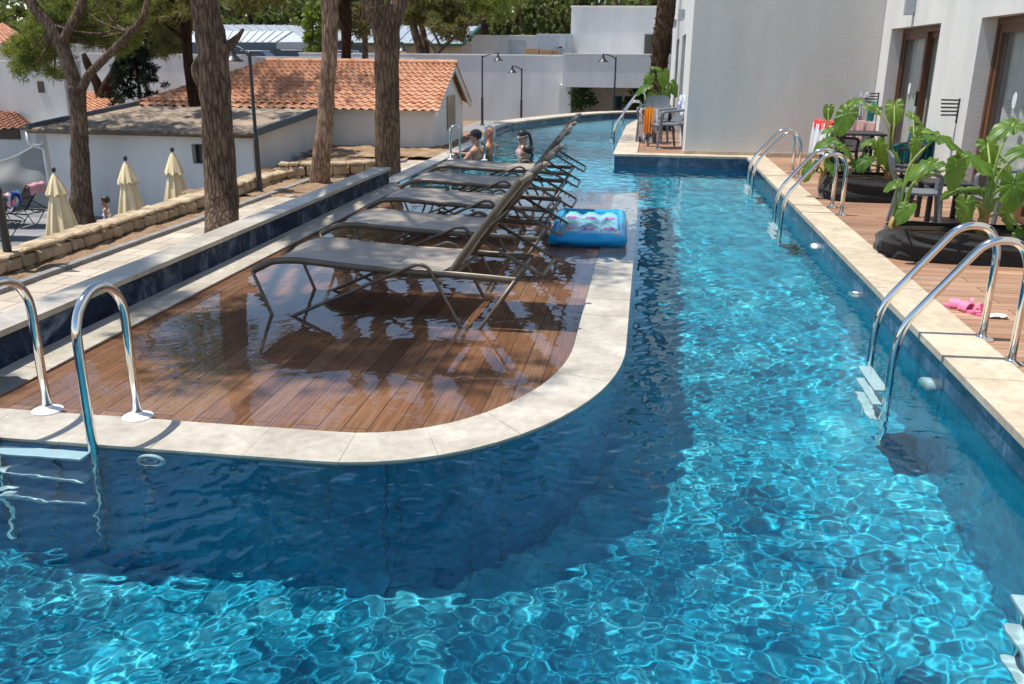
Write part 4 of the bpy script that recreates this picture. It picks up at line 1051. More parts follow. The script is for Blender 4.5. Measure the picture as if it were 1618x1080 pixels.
def back_towel(lgr, name, mat, label, over=.5, drop=.28):
    """towel folded over the top of a lounger back"""
    an = R(53); bd = Vector((math.cos(an), 0, math.sin(an))); nb = Vector((-math.sin(an), 0, math.cos(an))); top = Vector((1.385, 0, .39))+bd*.83
    def f(u, v):
        y = lerp(.02, .68, u)
        s = v*(over+drop)
        if s < over: p = top-bd*(over-s)+nb*.035
        else: p = top+Vector((.045, 0, .0))+Vector((.06*(s-over), 0, -(s-over)))
        return p+Vector((0, y, .012*math.sin(u*11+v*4)))+nb*(.012*math.sin(u*17+v*3)*min(1, abs(v-.6)*3))
    m = MB().grid(f, 26, 26, .008); o = m.build(name, mat, None, True, 60)
    o.location = lgr.location; o.rotation_euler = lgr.rotation_euler; tag(o, label, 'towel'); return o
back_towel(lg, 'towel', m_cloth('pink towel', (.72, .36, .42)), 'pink towel hung over the back of the grey lounger in the court', .26, .22)
def m_flower(name):
    t = NT(name); c = t.coord('Object'); v = t.node('ShaderNodeTexVoronoi'); v.inputs['Scale'].default_value = 9; t.link(c, v.inputs['Vector'])
    k = t.ramp(v.outputs['Color'], [(.2, (.02, .04, .2)), (.4, (.05, .35, .5)), (.6, (.6, .1, .2)), (.8, (.7, .5, .5))]); return t.set(k, .95, spec=.1)
back_towel(l2, 'towel', m_flower('flowered towel'), 'flowered blue and red towel over the lounger back at the left edge', .5, .3)

# ================================================================== inflatable mattress
M['pvc'] = NT('blue translucent vinyl').m
t = M['pvc'].node_tree; b = t.nodes['Principled BSDF']; b.inputs['Base Color'].default_value = (.05, .54, .93, 1); b.inputs['Roughness'].default_value = .12; b.inputs['Transmission Weight'].default_value = .5; b.inputs['IOR'].default_value = 1.15
tc = NT('clear vinyl window'); tc.b.inputs['Base Color'].default_value = (.42, .74, .90, 1); tc.b.inputs['Roughness'].default_value = .08; tc.b.inputs['Transmission Weight'].default_value = .45; tc.b.inputs['IOR'].default_value = 1.1; M['pvc_clear'] = tc.m
fl = empty('air_mattress', (-.52, 9.07, .0), R(2), 'blue inflatable air mattress with clear pockets floating by the loungers', 'pool float')
Wf, Lf = .80, 1.70
m = MB()
ring = fillet([(-Wf/2+.075, -Lf/2+.09, .07), (Wf/2-.075, -Lf/2+.09, .07), (Wf/2-.075, Lf/2-.075, .07), (-Wf/2+.075, Lf/2-.075, .07), (-Wf/2+.075, -Lf/2+.09, .07)], .05, 5)[:-1]
m.tube([p-Vector((0, 0, .012)) for p in ring], .052, 14, closed=True); m.build('side_tube', M['pvc'], fl, True)
m = MB().ell((0, -Lf/2+.17, .062), (Wf/2-.03, .18, .062), nu=24); m.build('pillow', M['pvc'], fl, True)
m = MB(); m.grid(lambda u, v: (lerp(-Wf/2+.1, Wf/2-.1, u), lerp(-Lf/2+.39, Lf/2-.1, v), .055+.045*abs(math.sin(u*PI*3))*abs(math.sin(v*PI*4))**.5), 36, 48, .01); m.build('pocket_panel', M['pvc_clear'], fl, True)
pk, gn = simple('pink print', (.75, .06, .38), .3), simple('green print', (.06, .6, .3), .3)
for j in range(4):
    for i in range(3):
        x = lerp(-Wf/2+.1, Wf/2-.1, (i+.5)/3); y = lerp(-Lf/2+.39, Lf/2-.1, (j+.5)/4)
        m = MB()
        if j % 2 == 0:
            for k in range(5): w = 2*PI*k/5; m.ell((x+.035*math.cos(w), y+.05*math.sin(w), .094), (.022, .03, .006), nu=8, nv=5)
        else:
            for k in range(3): w = 2*PI*k/3+.5; m.ell((x+.03*math.cos(w), y+.045*math.sin(w), .094), (.026, .03, .006), nu=8, nv=5)
        m.build('printed_flower', pk if j % 2 == 0 else gn, fl, True)
m = MB().lathe([(.02, 0), (.02, .015), (.012, .02), (.012, .03)], 12, (Wf/2-.12, -Lf/2+.12, .12)); m.build('valve', M['white_plastic'], fl, True)

# ================================================================== street lamps
def street_lamp(base, h, armdir, arm, label, lower=.38, s=1.0):
    r = empty('street_lamp', base, 0, label, 'street lamp', 'black garden street lamps')
    m = MB().lathe([(.10*s, 0), (.10*s, .03), (.06*s, .05), (.055*s, .08), (.05*s, h*lower), (.058*s, h*lower+.01), (.05*s, h*lower+.06), (.036*s, h*lower+.08), (.034*s, h), (.0, h+.03)], 14); m.build('pole', M['dark_metal'], r, True, 40)
    d = Vector((math.cos(armdir), math.sin(armdir), 0))
    pts = [Vector((0, 0, h-.06))]+[Vector((0, 0, h-.06))+d*(arm*k/8)+Vector((0, 0, .16*math.sin(PI*.62*k/8)/math.sin(PI*.5))) for k in range(1, 9)]
    m = MB().tube(pts, .022*s, 8); m.tube([Vector((0, 0, h-.35)), Vector((0, 0, h-.3))+d*.02], .01, 6); m.build('arm', M['dark_metal'], r, True)
    e = pts[-1]+Vector((0, 0, -.02))
    sh = MB().lathe([(.0, .06), (.03, .06), (.035, -.02), (.06, -.06), (.085, -.13), (.13, -.18), (.21, -.235), (.215, -.25), (.20, -.245), (.05, -.15)], 24, e).build('lamp_shade', M['dark_metal'], r, True, 50)
    MB().lathe([(.02, -.20), (.10, -.215), (.16, -.24), (.165, -.255), (.10, -.29), (.01, -.30)], 20, e).build('diffuser', M['lamp_white'], sh, True)
    return r
def lamp_at(px, pyb, pyt, z, armpx, label, d=None):
    b = gz(px, pyb, z); t = at(px, pyt, b.y); h = t.z-z
    a = at(armpx, pyt, b.y); arm = abs(a.x-b.x)
    return street_lamp((b.x, b.y, z), h, (0 if a.x > b.x else PI) if d is None else d, arm, label)
lamp_at(762, 197, 88, -1.0, 787, 'tall black street lamp behind the pump house with its shade to the right')
q = at(824, 190, 40.3); lamp = street_lamp((q.x, 40.2, -1.0), at(824, 108, 40.2).z+1.0, PI, .42, 'shorter black street lamp against the boundary wall with its shade to the left')
q = at(970, 165, 37); street_lamp((q.x, 37, -1.0), at(972, 90, 37).z+1.0, PI, .5, 'black street lamp in front of the balcony band with its shade to the left')
b = gz(411, 305, -1.0); street_lamp((b.x, b.y, -1.0), at(400, 82, b.y).z+1.0, R(165), .42, 'black street lamp standing in the sandy bed beside the stone wall')
b = gz(17, 427, -1.0); street_lamp((b.x, b.y, -1.0), 2.62, R(160), .38, 'nearest black street lamp, its leaning pole and shade cut by the left edge')
b = at(628, 250, 30); street_lamp((b.x-.35, 30, -1.0), at(637, 78, 30).z+1.12, 0, .62, 'black street lamp half hidden behind the big trunk by the pump house')

# ================================================================== closed parasols
M['cream'] = m_cloth('cream parasol canvas', (.78, .63, .38), scale=3)
def parasol(base, h, seed, label):
    rr = random.Random(seed); r = empty('closed_parasol', base, 0, label, 'parasol', 'closed cream parasols in the court')
    MB().tube([(0, 0, 0), (0, 0, h)], .022, 10).build('pole', M['galv'], r, True)
    MB().lathe([(.0, 0), (.26, 0), (.26, .05), (.06, .09), (.04, .3)], 20).build('base', M['kerb'], r, True, 40)
    ph = rr.uniform(0, 6)
    def cone(z0, z1, r0, r1, fold, n):
        def f(u, v):
            w = 2*PI*u; rad = lerp(r1, r0, v**.85)*(1+fold*v*(math.cos(n*w+ph)+.4*math.cos((n*2+1)*w+ph*2)))
            return (rad*math.cos(w), rad*math.sin(w), lerp(z1, z0, v)+.03*v*math.cos(n*w+1))
        return f
    MB().grid(cone(h-1.40, h-.12, .30, .05, .20, 8), 128, 16, .004).build('canopy', M['cream'], r, True, 70)
    MB().grid(cone(h-.50, h-.06, .21, .035, .10, 8), 128, 8, .004).build('top_flounce', M['cream'], r, True, 70)
    MB().ell((0, 0, h+.03), (.045, .045, .06)).build('finial', M['black_plastic'], r, True)
q = at(85, 270, 17.5); parasol((q.x, 17.5, -2.4), q.z+2.4, 1, 'closed cream parasol left of the forked trunk')
q = at(198, 252, 18.3); parasol((q.x, 18.3, -2.4), q.z+2.4, 2, 'closed cream parasol in the middle, beside the child')
q = at(272, 238, 19.2); parasol((q.x, 19.2, -2.4), q.z+2.4, 5, 'closed cream parasol on the right, nearest the annex window')

# ================================================================== terrace furniture
M['grey_chair'] = simple('blue grey plastic', (.12, .135, .155), .5, var=.06)
M['rattan'] = simple('dark woven rattan', (.03, .028, .03), .7, var=.4, scale=60, bump=.5)
def make_chair(label, mat, group, loc, rz):
    """plastic armchair, seat front towards +x"""
    r = empty('chair', loc, rz, label, 'chair', group)
    m = MB(); m.grid(lambda u, v: (lerp(-.22, .23, u), lerp(-.24, .24, v), .44-.012*math.sin(PI*v)-.015*math.sin(PI*u)-(.03*max(0, u-.85)/.15)), 10, 10, .025); m.build('seat', mat, r, True, 40)
    m = MB(); m.grid(lambda u, v: (-.215-.14*v-.03*math.sin(PI*v)+.06*(2*u-1)**2*(1-.3*v), lerp(-.24, .24, u)*(1-.08*v*v), .45+.42*v-(.05*(abs(2*u-1)**4)*v)), 12, 10, .022); m.build('backrest', mat, r, True, 40)
    for sx, sy in ((.2, .22), (.2, -.22), (-.2, .22), (-.2, -.22)):
        MB().tube([(sx, sy, .44), (sx*1.12+(-.05 if sx < 0 else .02), sy*1.1, 0)], [.026, .018], 8, flat=(1, 1.2)).build('leg', mat, r, True, 50)
    for sy in (-.255, .255):
        p = fillet([(.19, sy*.9, .43), (.2, sy*1.03, .64), (-.05, sy*1.05, .66), (-.29, sy, .68)], .06, 5); MB().tube(p, .021, 8, flat=(.8, 1.25)).build('armrest', mat, r, True, 50)
    return r
def make_table(label, loc, s=.7, h=.72, mat=None):
    mat = mat or M['rattan']; r = empty('table', loc, 0, label, 'table')
    MB().box((0, 0, h-.015), (s, s, .03), bev=.008).build('table_top', mat, r)
    for sx in (-1, 1):
        for sy in (-1, 1): MB().box((sx*(s/2-.05), sy*(s/2-.05), (h-.03)/2), (.045, .045, h-.031), bev=.004).build('leg', mat, r)
    return r
def drape(loc, rz, w, front, back, top, mat, label, name='towel', lean=.12, seed=0, th=.008):
    """cloth hung over a rail or chair back: local x = front side, y = width"""
    def f(u, v):
        s = v*(front+back); y = (u-.5)*w
        fold = .018*math.sin(u*19+seed)+.010*math.sin(u*41+seed*2)
        if s < front:
            d = front-s; p = Vector((.035+fold*min(1, d*4)+lean*d*.5, y*(1-.05*d), top-d))
        else:
            d = s-front; p = Vector((-.035-lean*d*.2+fold*min(1, d*4), y*(1-.05*d), top-d))
        p.z += .012*math.sin(u*9+seed)
        return p
    o = MB().grid(f, 40, 36, th).build(name, mat, None, True, 70); o.location = loc; o.rotation_euler = (0, 0, rz); tag(o, label, 'towel'); return o
GC = 'chairs on the right terrace'
make_chair('blue grey plastic chair behind the nearer black planter, left of the pair', M['grey_chair'], GC, (2.64, 9.08, TZ), R(-12)).scale = (.86, .86, .82)
make_chair('blue grey plastic chair behind the nearer black planter, close to the sliding door', M['grey_chair'], GC, (3.30, 8.75, TZ), R(192)).scale = (.86, .86, .84)
make_table('low dark table between the two blue grey chairs behind the nearer planter', (3.0, 9.5, TZ), .45, .40)
make_chair('dark chair under the teal towel beside the sliding door', M['rattan'], GC, (3.22, 12.1, TZ), R(200)).scale = (.78,)*3
def m_teal(): return m_cloth('teal towel', (.012, .12, .16))
drape((3.22+.265, 12.1+.095, TZ), R(200), .42, .36, .42, .705, m_teal(), 'teal towel spread over the chair back beside the sliding door', seed=1)
o = drape((3.18, 12.1-.20, TZ), R(110), .30, .22, .22, .55, m_teal(), 'teal towel hanging from the chair arm beside the sliding door', seed=2)
make_chair('dark rattan chair with a pink towel over its back near the inner corner', M['rattan'], GC, (3.0, 13.75, TZ), R(250)).scale = (.78,)*3
drape((3.0+.095, 13.75+.255, TZ), R(250), .46, .38, .36, .705, m_cloth('dusty pink towel', (.70, .42, .38)), 'dusty pink towel draped over the rattan chair back near the inner corner', seed=3)
make_chair('dark rattan chair under the white and red towels by the grey wall', M['rattan'], GC, (2.74, 13.4, TZ), R(20)).scale = (.78,)*3
drape((2.74-.255, 13.4-.09, TZ), R(20), .50, .36, .44, .71, m_cloth('white towel', (.78, .78, .80)), 'white beach towel over the rattan chair back by the grey wall', seed=4)
drape((2.74-.255, 13.4-.09, TZ), R(20), .46, .13, .11, .735, m_cloth('red towel', (.80, .03, .025)), 'bright red cloth lying on top of the white towel', seed=5, lean=.2)
make_table('dark square table among the towel covered chairs', (2.85, 12.9, TZ), .62, .62)
# swimwear on the corner rack
q = atx(1388, 158, FX)
for dx, w, l, col, lab, z in ((.08, .10, .30, (.05, .42, .42), 'turquoise swimsuit hanging from the corner towel rack', -.02), (.22, .14, .13, (.75, .76, .80), 'white and coral patterned cloth folded over the corner towel rack', .11), (.27, .14, .38, (.55, .54, .62), 'pale lilac top hanging at the end of the corner towel rack', -.05)):
    drape((FX-dx, q.y-.01, q.z+z-l*0), R(90), w, l, l*.5, 0.0, m_cloth('hung cloth', col), lab, 'hung_cloth', seed=dx*30, lean=.05)
# far terrace: two chairs with towels
make_chair('grey chair with a white and blue towel at the corner of the far terrace', M['grey_chair'], 'chairs on the far terrace', (.36, 16.75, TZ), R(200))
def m_blotch(name, a, b, sc): return m_cloth(name, a, b, sc)
drape((.36+.33, 16.75+.11, TZ), R(200), .52, .40, .32, .93, m_blotch('white and blue towel', (.74, .76, .80), (.20, .26, .42), 7), 'white towel with blue pattern over the chair back on the far terrace', seed=6)
make_chair('grey chair with an orange and dark towel beside the far terrace coping', M['grey_chair'], 'chairs on the far terrace', (.12, 17.7, TZ), R(255))
drape((.04, 16.95, TZ), R(262), .34, .62, .3, .68, m_blotch('white and grey towel', (.66, .60, .60), (.10, .08, .09), 4), 'striped white and dark towel hanging on the far terrace chair by the coping', seed=7)
drape((.04, 16.92, TZ), R(262), .15, .46, .2, .695, m_cloth('orange towel', (.85, .28, .02)), 'orange cloth hanging over the striped towel on the far terrace', seed=8)
# sandals and a tissue on the terrace
M['pink'] = simple('pink rubber', (.80, .20, .34), .5, var=.05)
def sandal(loc, rz, label):
    r = empty('sandal', loc, rz, label, 'sandal', 'pair of pink sandals'); r.scale = (.85, .85, .85)
    def out(k, n=28):
        w = 2*PI*k/n; x = .125*math.cos(w); y = .042*math.sin(w)*(1+.18*math.cos(w)); return x, y
    MB().prism([out(k) for k in range(28)], 0, .022).build('sole', M['pink'], r, True, 40)
    m = MB()
    m.grid(lambda u, v: (lerp(.01, .085, v), .05*math.cos(PI*u), .018+.055*math.sin(PI*u)), 14, 5, .006); m.grid(lambda u, v: (lerp(-.06, -.035, v)-.02*math.sin(PI*u), .043*math.cos(PI*u), .02+.075*math.sin(PI*u)), 14, 3, .005)
    m.build('strap', M['pink'], r, True, 50)
sandal((2.10, 5.96, TZ+.001), R(160), 'pink rubber sandal further from the ladder, leaning on its pair')
sandal((2.13, 5.86, TZ+.001), R(120), 'pink rubber sandal nearer the ladder foot')
q = gz(1570, 502, TZ); m = MB().grid(lambda u, v: ((u-.5)*.12, (v-.5)*.07, .006+.018*noise.noise(Vector((u*4, v*4, 2)))+.012), 12, 8, .002); o = m.build('tissue', M['sticker'], None, True); o.location = (q.x+.02, q.y, TZ); tag(o, 'small crumpled white tissue lying on the terrace boards behind the sandals', 'tissue')

# ================================================================== trees
def np_mesh(name, V, n_per, mat, parent=None):
    """V: (N,n_per,3) separate polygons"""
    N = len(V); me = bpy.data.meshes.new(name)
    me.vertices.add(N*n_per); me.vertices.foreach_set('co', V.astype(np.float32).ravel())
    me.loops.add(N*n_per); me.loops.foreach_set('vertex_index', np.arange(N*n_per, dtype=np.int32))
    me.polygons.add(N); me.polygons.foreach_set('loop_start', np.arange(0, N*n_per, n_per, dtype=np.int32)); me.polygons.foreach_set('loop_total', np.full(N, n_per, dtype=np.int32))
    me.update(calc_edges=True); me.materials.append(mat)
    o = bpy.data.objects.new(name, me); COL.objects.link(o)
    if parent is not None: o.parent = parent
    return o
NR = np.random.default_rng(5)
def unit(n):
    v = NR.normal(size=(n, 3)); return v/np.linalg.norm(v, axis=1, keepdims=True)
def needle_polys(centers, radii, per, ln, wd, droop=.0, up=.35):
    """tufts of needles in clumps: per tufts per clump, ~9 needles each -> triangles"""
    out = []
    for c, r in zip(centers, radii):
        t = unit(per)*(NR.random((per, 1))**.45)*r*np.array([1, 1, .62])+np.array(c)
        td = unit(per)+np.array([0, 0, up]); td /= np.linalg.norm(td, axis=1, keepdims=True)
        k = 9
        d = td[:, None, :]*.9+NR.normal(size=(per, k, 3))*.62; d[..., 2] -= droop
        d /= np.linalg.norm(d, axis=2, keepdims=True)
        L = ln*(.7+.6*NR.random((per, k, 1)))
        s = np.cross(d, NR.normal(size=(per, k, 3))); s /= np.linalg.norm(s, axis=2, keepdims=True)+1e-9
        b = np.repeat(t[:, None, :], k, 1); b = b+d*.02
        tip = b+d*L; mid = b+d*L*.45
        V = np.stack([b, mid+s*wd*.5, tip, mid-s*wd*.5], 2).reshape(-1, 4, 3)
        out.append(V)
    return np.concatenate(out)
def leaf_polys(centers, radii, per, sz, flat=.7):
    out = []
    for c, r in zip(centers, radii):
        t = unit(per)*(NR.random((per, 1))**.42)*r*np.array([1, 1, flat])+np.array(c)
        a = unit(per); b = np.cross(a, unit(per)); b /= np.linalg.norm(b, axis=1, keepdims=True)+1e-9
        L = sz*(.6+.8*NR.random((per, 1)))
        V = np.stack([t-a*L*.5, t+b*L*.28, t+a*L*.5, t-b*L*.28], 1); out.append(V)
    return np.concatenate(out)
def trunk_mesh(pts, rad, n=14, seed=0, knob=.10):
    """tapered limb with an uneven outline"""
    p = spline(pts, 7); rr = []; N = len(p)
    for i in range(N):
        u = i/(N-1)*(len(rad)-1); k = min(int(u), len(rad)-2); rr.append(lerp(rad[k], rad[k+1], u-k))
    m = MB().tube(p, rr, n)
    for j, v in enumerate(m.v):
        i = j//n; c = p[min(i, N-1)]; d = Vector(v)-c
        f = 1+knob*noise.fractal(Vector(v)*2.2+Vector((seed, 0, 0)), .7, 2, 4)+.5*knob*noise.noise(Vector((v[0]*9+seed, v[1]*9, v[2]*2.5)))
        m.v[j] = tuple(c+d*f)
    return m
def pine(name, label, trunks, bark, crown=None, twigs=(), mat=None, group='pine trees', tri=None):
    """trunks: list of (points, radii); crown: (centers, radii, per, len, width)"""
    base = Vector(trunks[0][0][0]); r = empty(name, base, 0, label, 'tree', group)
    for k, (pts, rad) in enumerate(trunks):
        trunk_mesh([Vector(p)-base for p in pts], rad, 16 if k == 0 else 10, seed=base.x*3+k*7).build('trunk' if k == 0 else 'limb', bark, r, True)
    if twigs:
        m = MB()
        for pts, rad in twigs: m.tube([Vector(p)-base for p in spline(pts, 4)], list(np.linspace(rad, rad*.4, 4*(len(pts)-1)+1)), 6)
        m.build('branch', bark, r, True)
    if crown:
        c, rd, per, ln, wd = crown
        V = needle_polys(c, rd, per, ln, wd)-np.array(base); np_mesh('crown', V, 4, mat or M['needles'], r)
    return r
def P(px, py, Y): return at(px, py, Y)
def rpx(w, Y): return .5*w*Y*1.04/F_PX
def cloud(c, ext, n, rmin, rmax, rr, gap=None):
    cs, rs = [], []
    while len(cs) < n:
        v = Vector((rr.uniform(-1, 1), rr.uniform(-1, 1), rr.uniform(-1, 1)))
        if v.length > 1: continue
        q = (c[0]+v.x*ext[0], c[1]+v.y*ext[1], c[2]+v.z*ext[2])
        if gap and noise.noise(Vector((q[0]*gap[0], q[1]*gap[0], 3.3))) < gap[1]: continue
        cs.append(q); rs.append(rr.uniform(rmin, rmax))
    return cs, rs
def limbs_to(top, cs, n, r0, rr):
    out = []
    for q in rr.sample(cs, min(n, len(cs))):
        a = Vector(top); b = Vector(q); mid = a.lerp(b, .5)+Vector((0, 0, -.25)); out.append(([a, mid, b], r0))
    return out
# big trunk beside the deck: its wide crown shades the deck
Y2 = 13.0; b2 = gz(350, 378, -1.0)
c2 = []; r2 = []
rr = random.Random(21)
a_, b_ = cloud((-6.35, 8.1, 8.6), (3.2, 4.9, 1.4), 128, .38, .66, rr, (.85, .02)); c2 += a_; r2 += b_
a_, b_ = cloud((-5.9, 5.0, 8.4), (2.5, 1.9, 1.2), 30, .34, .58, rr, (.95, .0)); c2 += a_; r2 += b_
a_, b_ = cloud((-6.0, 12.6, 8.4), (3.3, 3.0, 1.3), 60, .45, .8, rr, (.5, -.1)); c2 += a_; r2 += b_
top2 = (b2.x+.1, b2.y, 5.6)
tw = limbs_to(top2, c2, 34, .07, rr)
pine('pine_tree', 'thick brown pine trunk right beside the low blue wall, nearest the deck', [([b2-Vector((0, 0, .1)), P(349, 300, Y2), P(343, 180, Y2), P(336, 90, Y2), P(325, 0, Y2), (b2.x+.05, b2.y, 4.2), top2], [.27, .245, .225, .22, .205, .18, .13]),
     ([P(346, 84, Y2), P(368, 66, Y2), P(378, 55, Y2-.05), P(384, 46, Y2-.1)], [.09, .06, .035, .02]),
     ([P(330, 84, Y2+.05), P(317, 104, Y2+.1), P(318, 122, Y2+.1), P(332, 144, Y2+.05)], [.08, .125, .125, .08])], M['bark'], (c2, r2, 54, .18, .023), tw)
# small twig with dry needles by that trunk: part of branch above
# pale trunk in the sandy bed
Y3 = 18.9
c3, r3 = cloud((-6.2, 19.0, 8.3), (3.2, 3.2, 1.6), 85, .5, .9, rr, (.5, -.1))
pine('pine_tree', 'pale flaking pine trunk standing in the sandy bed in front of the orange roof', [([gz(505, 292, -1.05), P(508, 250, Y3), P(514, 190, Y3), P(517, 130, Y3), P(521, 80, Y3), P(521, 0, Y3), P(523, -120, Y3), P(530, -330, Y3)], [.235, .20, .175, .165, .16, .19, .17, .12])], M['bark_light'], (c3, r3, 26, .2, .02), limbs_to(P(528, -280, Y3), c3, 16, .06, rr))
# big forked trunk by the pump house
Y6 = 20.3
c6, r6 = cloud((-4.8, 20.2, 8.8), (3.0, 3.4, 1.7), 85, .5, .9, rr, (.5, -.1))
pine('pine_tree', 'big grey pine trunk widening upwards in front of the right half of the orange roof', [([gz(612, 284, -1.05), P(612, 240, Y6), P(612, 160, Y6), P(611, 90, Y6), P(610, 40, Y6), P(604, 10, Y6)], [.31, .29, .275, .27, .31, .38]),
     ([P(598, 30, Y6), P(588, -10, Y6), P(575, -120, Y6), P(570, -340, Y6)], [.25, .22, .19, .12]), ([P(618, 34, Y6), P(632, -10, Y6+.1), P(646, -110, Y6+.3), P(660, -350, Y6)], [.25, .20, .17, .10])], M['bark'], (c6, r6, 26, .2, .02), limbs_to(P(600, -300, Y6), c6, 16, .06, rr))
# forked tree in the court with its low hanging foliage
Y1 = 20.4
def pc(lst, Y, s=1.0, dy=.8):
    cs, rs = [], []
    for px, py, rp in lst:
        q = P(px, py, Y+rr.uniform(-dy, dy)); cs.append(tuple(q)); rs.append(rp*Y/F_PX*s)
    return cs, rs
def fill(x0, x1, y0, y1, n, rmin, rmax, keep=None):
    o = []
    while len(o) < n:
        x, y = rr.uniform(x0, x1), rr.uniform(y0, y1)
        if keep and not keep(x, y): continue
        o.append((x, y, rr.uniform(rmin, rmax)))
    return o
f1 = fill(28, 110, 22, 118, 52, 12, 22, lambda x, y: y < 118-.0*x and not (x < 52 and y < 60 and x+y < 86))+fill(10, 60, 62, 108, 18, 9, 16)+fill(60, 240, -40, 70, 66, 13, 24, lambda x, y: y < 92-.15*x)+fill(120, 215, 40, 88, 20, 10, 17)
cs1, rs1 = pc(f1, Y1+1.3, .85, 1.1)
ov, orr = cloud((-14.5, 22.6, 6.8), (4.2, 3.8, 1.4), 84, .55, .9, rr, (.6, -.1))
pine('pine_tree', 'forked pine trunk in the sunken court between the first two parasols', [([gz(130, 356, -2.45), P(128, 300, Y1), P(126, 220, Y1), P(124, 170, Y1), P(121, 135, Y1)], [.33, .24, .205, .185, .20]),
     ([P(122, 145, Y1), P(110, 105, Y1), P(98, 75, Y1), P(78, 40, Y1), P(48, 2, Y1), P(20, -60, Y1), P(0, -200, Y1)], [.17, .165, .155, .14, .13, .12, .08]),
     ([P(99, 66, Y1), P(112, 40, Y1+.1), P(126, 12, Y1+.2), P(140, -40, Y1+.3), P(150, -200, Y1)], [.12, .105, .10, .09, .06]),
     ([P(127, 148, Y1), P(138, 122, Y1-.1), P(165, 92, Y1-.2), P(200, 58, Y1-.3), P(228, 22, Y1-.4), P(238, -40, Y1-.4)], [.12, .10, .095, .085, .075, .06])], M['bark'], (cs1+ov, rs1+orr, 24, .17, .017),
     limbs_to(P(85, 40, Y1), cs1, 24, .03, rr)+limbs_to(P(205, 50, Y1-.3), cs1[70:], 14, .025, rr))
# the two dark pines behind
Yd = 29.0
fd = fill(150, 300, -30, 62, 62, 14, 24)+fill(225, 285, 40, 92, 16, 9, 15, lambda x, y: y < 96)+fill(160, 215, 60, 82, 8, 9, 14)
cs, rs = pc(fd, Yd, 1.0, 1.6)
a_, b_ = cloud((-15.6, 28.0, 8.2), (4.6, 2.6, 1.5), 60, .55, .95, rr, (.6, -.05)); cs += a_; rs += b_
pine('pine_tree', 'dark forked pine trunk behind the small orange outbuilding', [([P(152, 192, Yd), P(160, 165, Yd), P(172, 138, Yd), P(190, 105, Yd), P(200, 70, Yd), P(206, 20, Yd), P(210, -80, Yd)], [.30, .26, .25, .23, .20, .17, .1]), ([P(160, 150, Yd), P(150, 125, Yd), P(138, 100, Yd), P(132, 84, Yd)], [.17, .15, .13, .07])], M['bark_dark'], (cs, rs, 26, .24, .028), limbs_to(P(203, 45, Yd), cs, 22, .035, rr), M['needles_dry'])
Ye = 24.5
cs, rs = pc(fill(235, 310, -30, 40, 34, 11, 19)+fill(372, 470, -40, 12, 30, 9, 17, lambda x, y: y < 16-(abs(x-400))*.12), Ye, 1.0, 1.0)
pine('pine_tree', 'slim dark trunk close behind the thick trunk beside the deck', [([P(308, 168, Ye), P(301, 120, Ye), P(296, 80, Ye), P(293, 30, Ye), P(292, -60, Ye)], [.17, .15, .14, .17, .15]), ([P(296, 70, Ye), P(283, 55, Ye), P(270, 45, Ye), P(255, 34, Ye)], [.07, .055, .045, .03]), ([P(293, 20, Ye), P(281, 8, Ye), P(268, -10, Ye)], [.10, .085, .07])], M['bark_dark'], (cs, rs, 26, .2, .024), limbs_to(P(285, 20, Ye), cs[:34], 14, .025, rr)+limbs_to(P(400, -40, Ye), cs[34:], 10, .025, rr), M['needles_dry'])
# little dark conifer behind the annex
Yc_ = 27.6; base = P(222, 158, Yc_); r = empty('conifer', base, 0, 'small dark drooping conifer behind the annex roof', 'tree', 'pine trees')
MB().tube([(0, 0, -.3), (0, 0, 1.0), (.0, 0, 2.1)], [.07, .05, .02], 8).build('trunk', M['bark_dark'], r, True)
cc, cr = [], []; tw = MB()
for k in range(46):
    z = rr.uniform(.15, 1.95); w = rr.uniform(0, 2*PI); L = (1.15-.42*z)*rr.uniform(.5, 1.1)
    for s in (.35, .7, 1.0): cc.append((L*s*math.cos(w), L*s*math.sin(w), z-.22*s*s)); cr.append(.13)
    tw.tube([(0, 0, z), (L*math.cos(w), L*math.sin(w), z-.2)], .012, 4)
tw.build('branch', M['bark_dark'], r); np_mesh('crown', needle_polys(cc, cr, 8, .12, .035, .35, 0), 4, M['needles_dark'], r)
# thin trunks between and behind
def slim(label, pts, w, Y, bark, extra=(), crown=None, mat=None):
    q = [P(x, y, Y) for x, y in pts]; rad = [rpx(a, Y) for a in w]
    tr = [(q, rad)]
    for e, ew in extra: tr.append(([P(x, y, Y) for x, y in e], [rpx(a, Y) for a in ew]))
    tw = ()
    if crown:
        cs, rs = pc(crown, Y, 1.0, 1.5); tw = limbs_to(q[-2], cs, 12, .03, rr); crown = (cs, rs, 22, .3, .045)
    return pine('pine_tree', label, tr, bark, crown, tw, mat)
slim('dark slim trunk just right of the pale trunk', [(548, 120), (547, 80), (548, 40), (546, 0), (545, -60)], [16, 15, 15, 16, 14], 31, M['bark_dark'], [([(545, 60), (540, 30), (534, -10)], [8, 7, 6])], fill(520, 600, -60, 4, 24, 9, 16), M['needles_dry'])
slim('thin straight grey trunk between the dark trunk and the big forked trunk', [(577, 118), (577, 70), (576, 30), (573, -50)], [9, 9, 8, 8], 33, M['bark'], crown=fill(540, 610, -30, 50, 12, 8, 13), mat=M['needles_dry'])
slim('left trunk of the leaning pair beyond the boundary wall', [(668, 96), (660, 66), (652, 35), (648, 0), (645, -50)], [12, 12, 12, 13, 11], 46, M['bark'], crown=fill(640, 730, -30, 34, 40, 9, 16), mat=M['needles_dry'])
slim('right trunk of the leaning pair beyond the boundary wall', [(676, 96), (670, 60), (664, 32), (656, 0), (650, -40)], [10, 10, 9, 9, 8], 47, M['bark'], crown=fill(690, 800, -30, 30, 36, 9, 17))
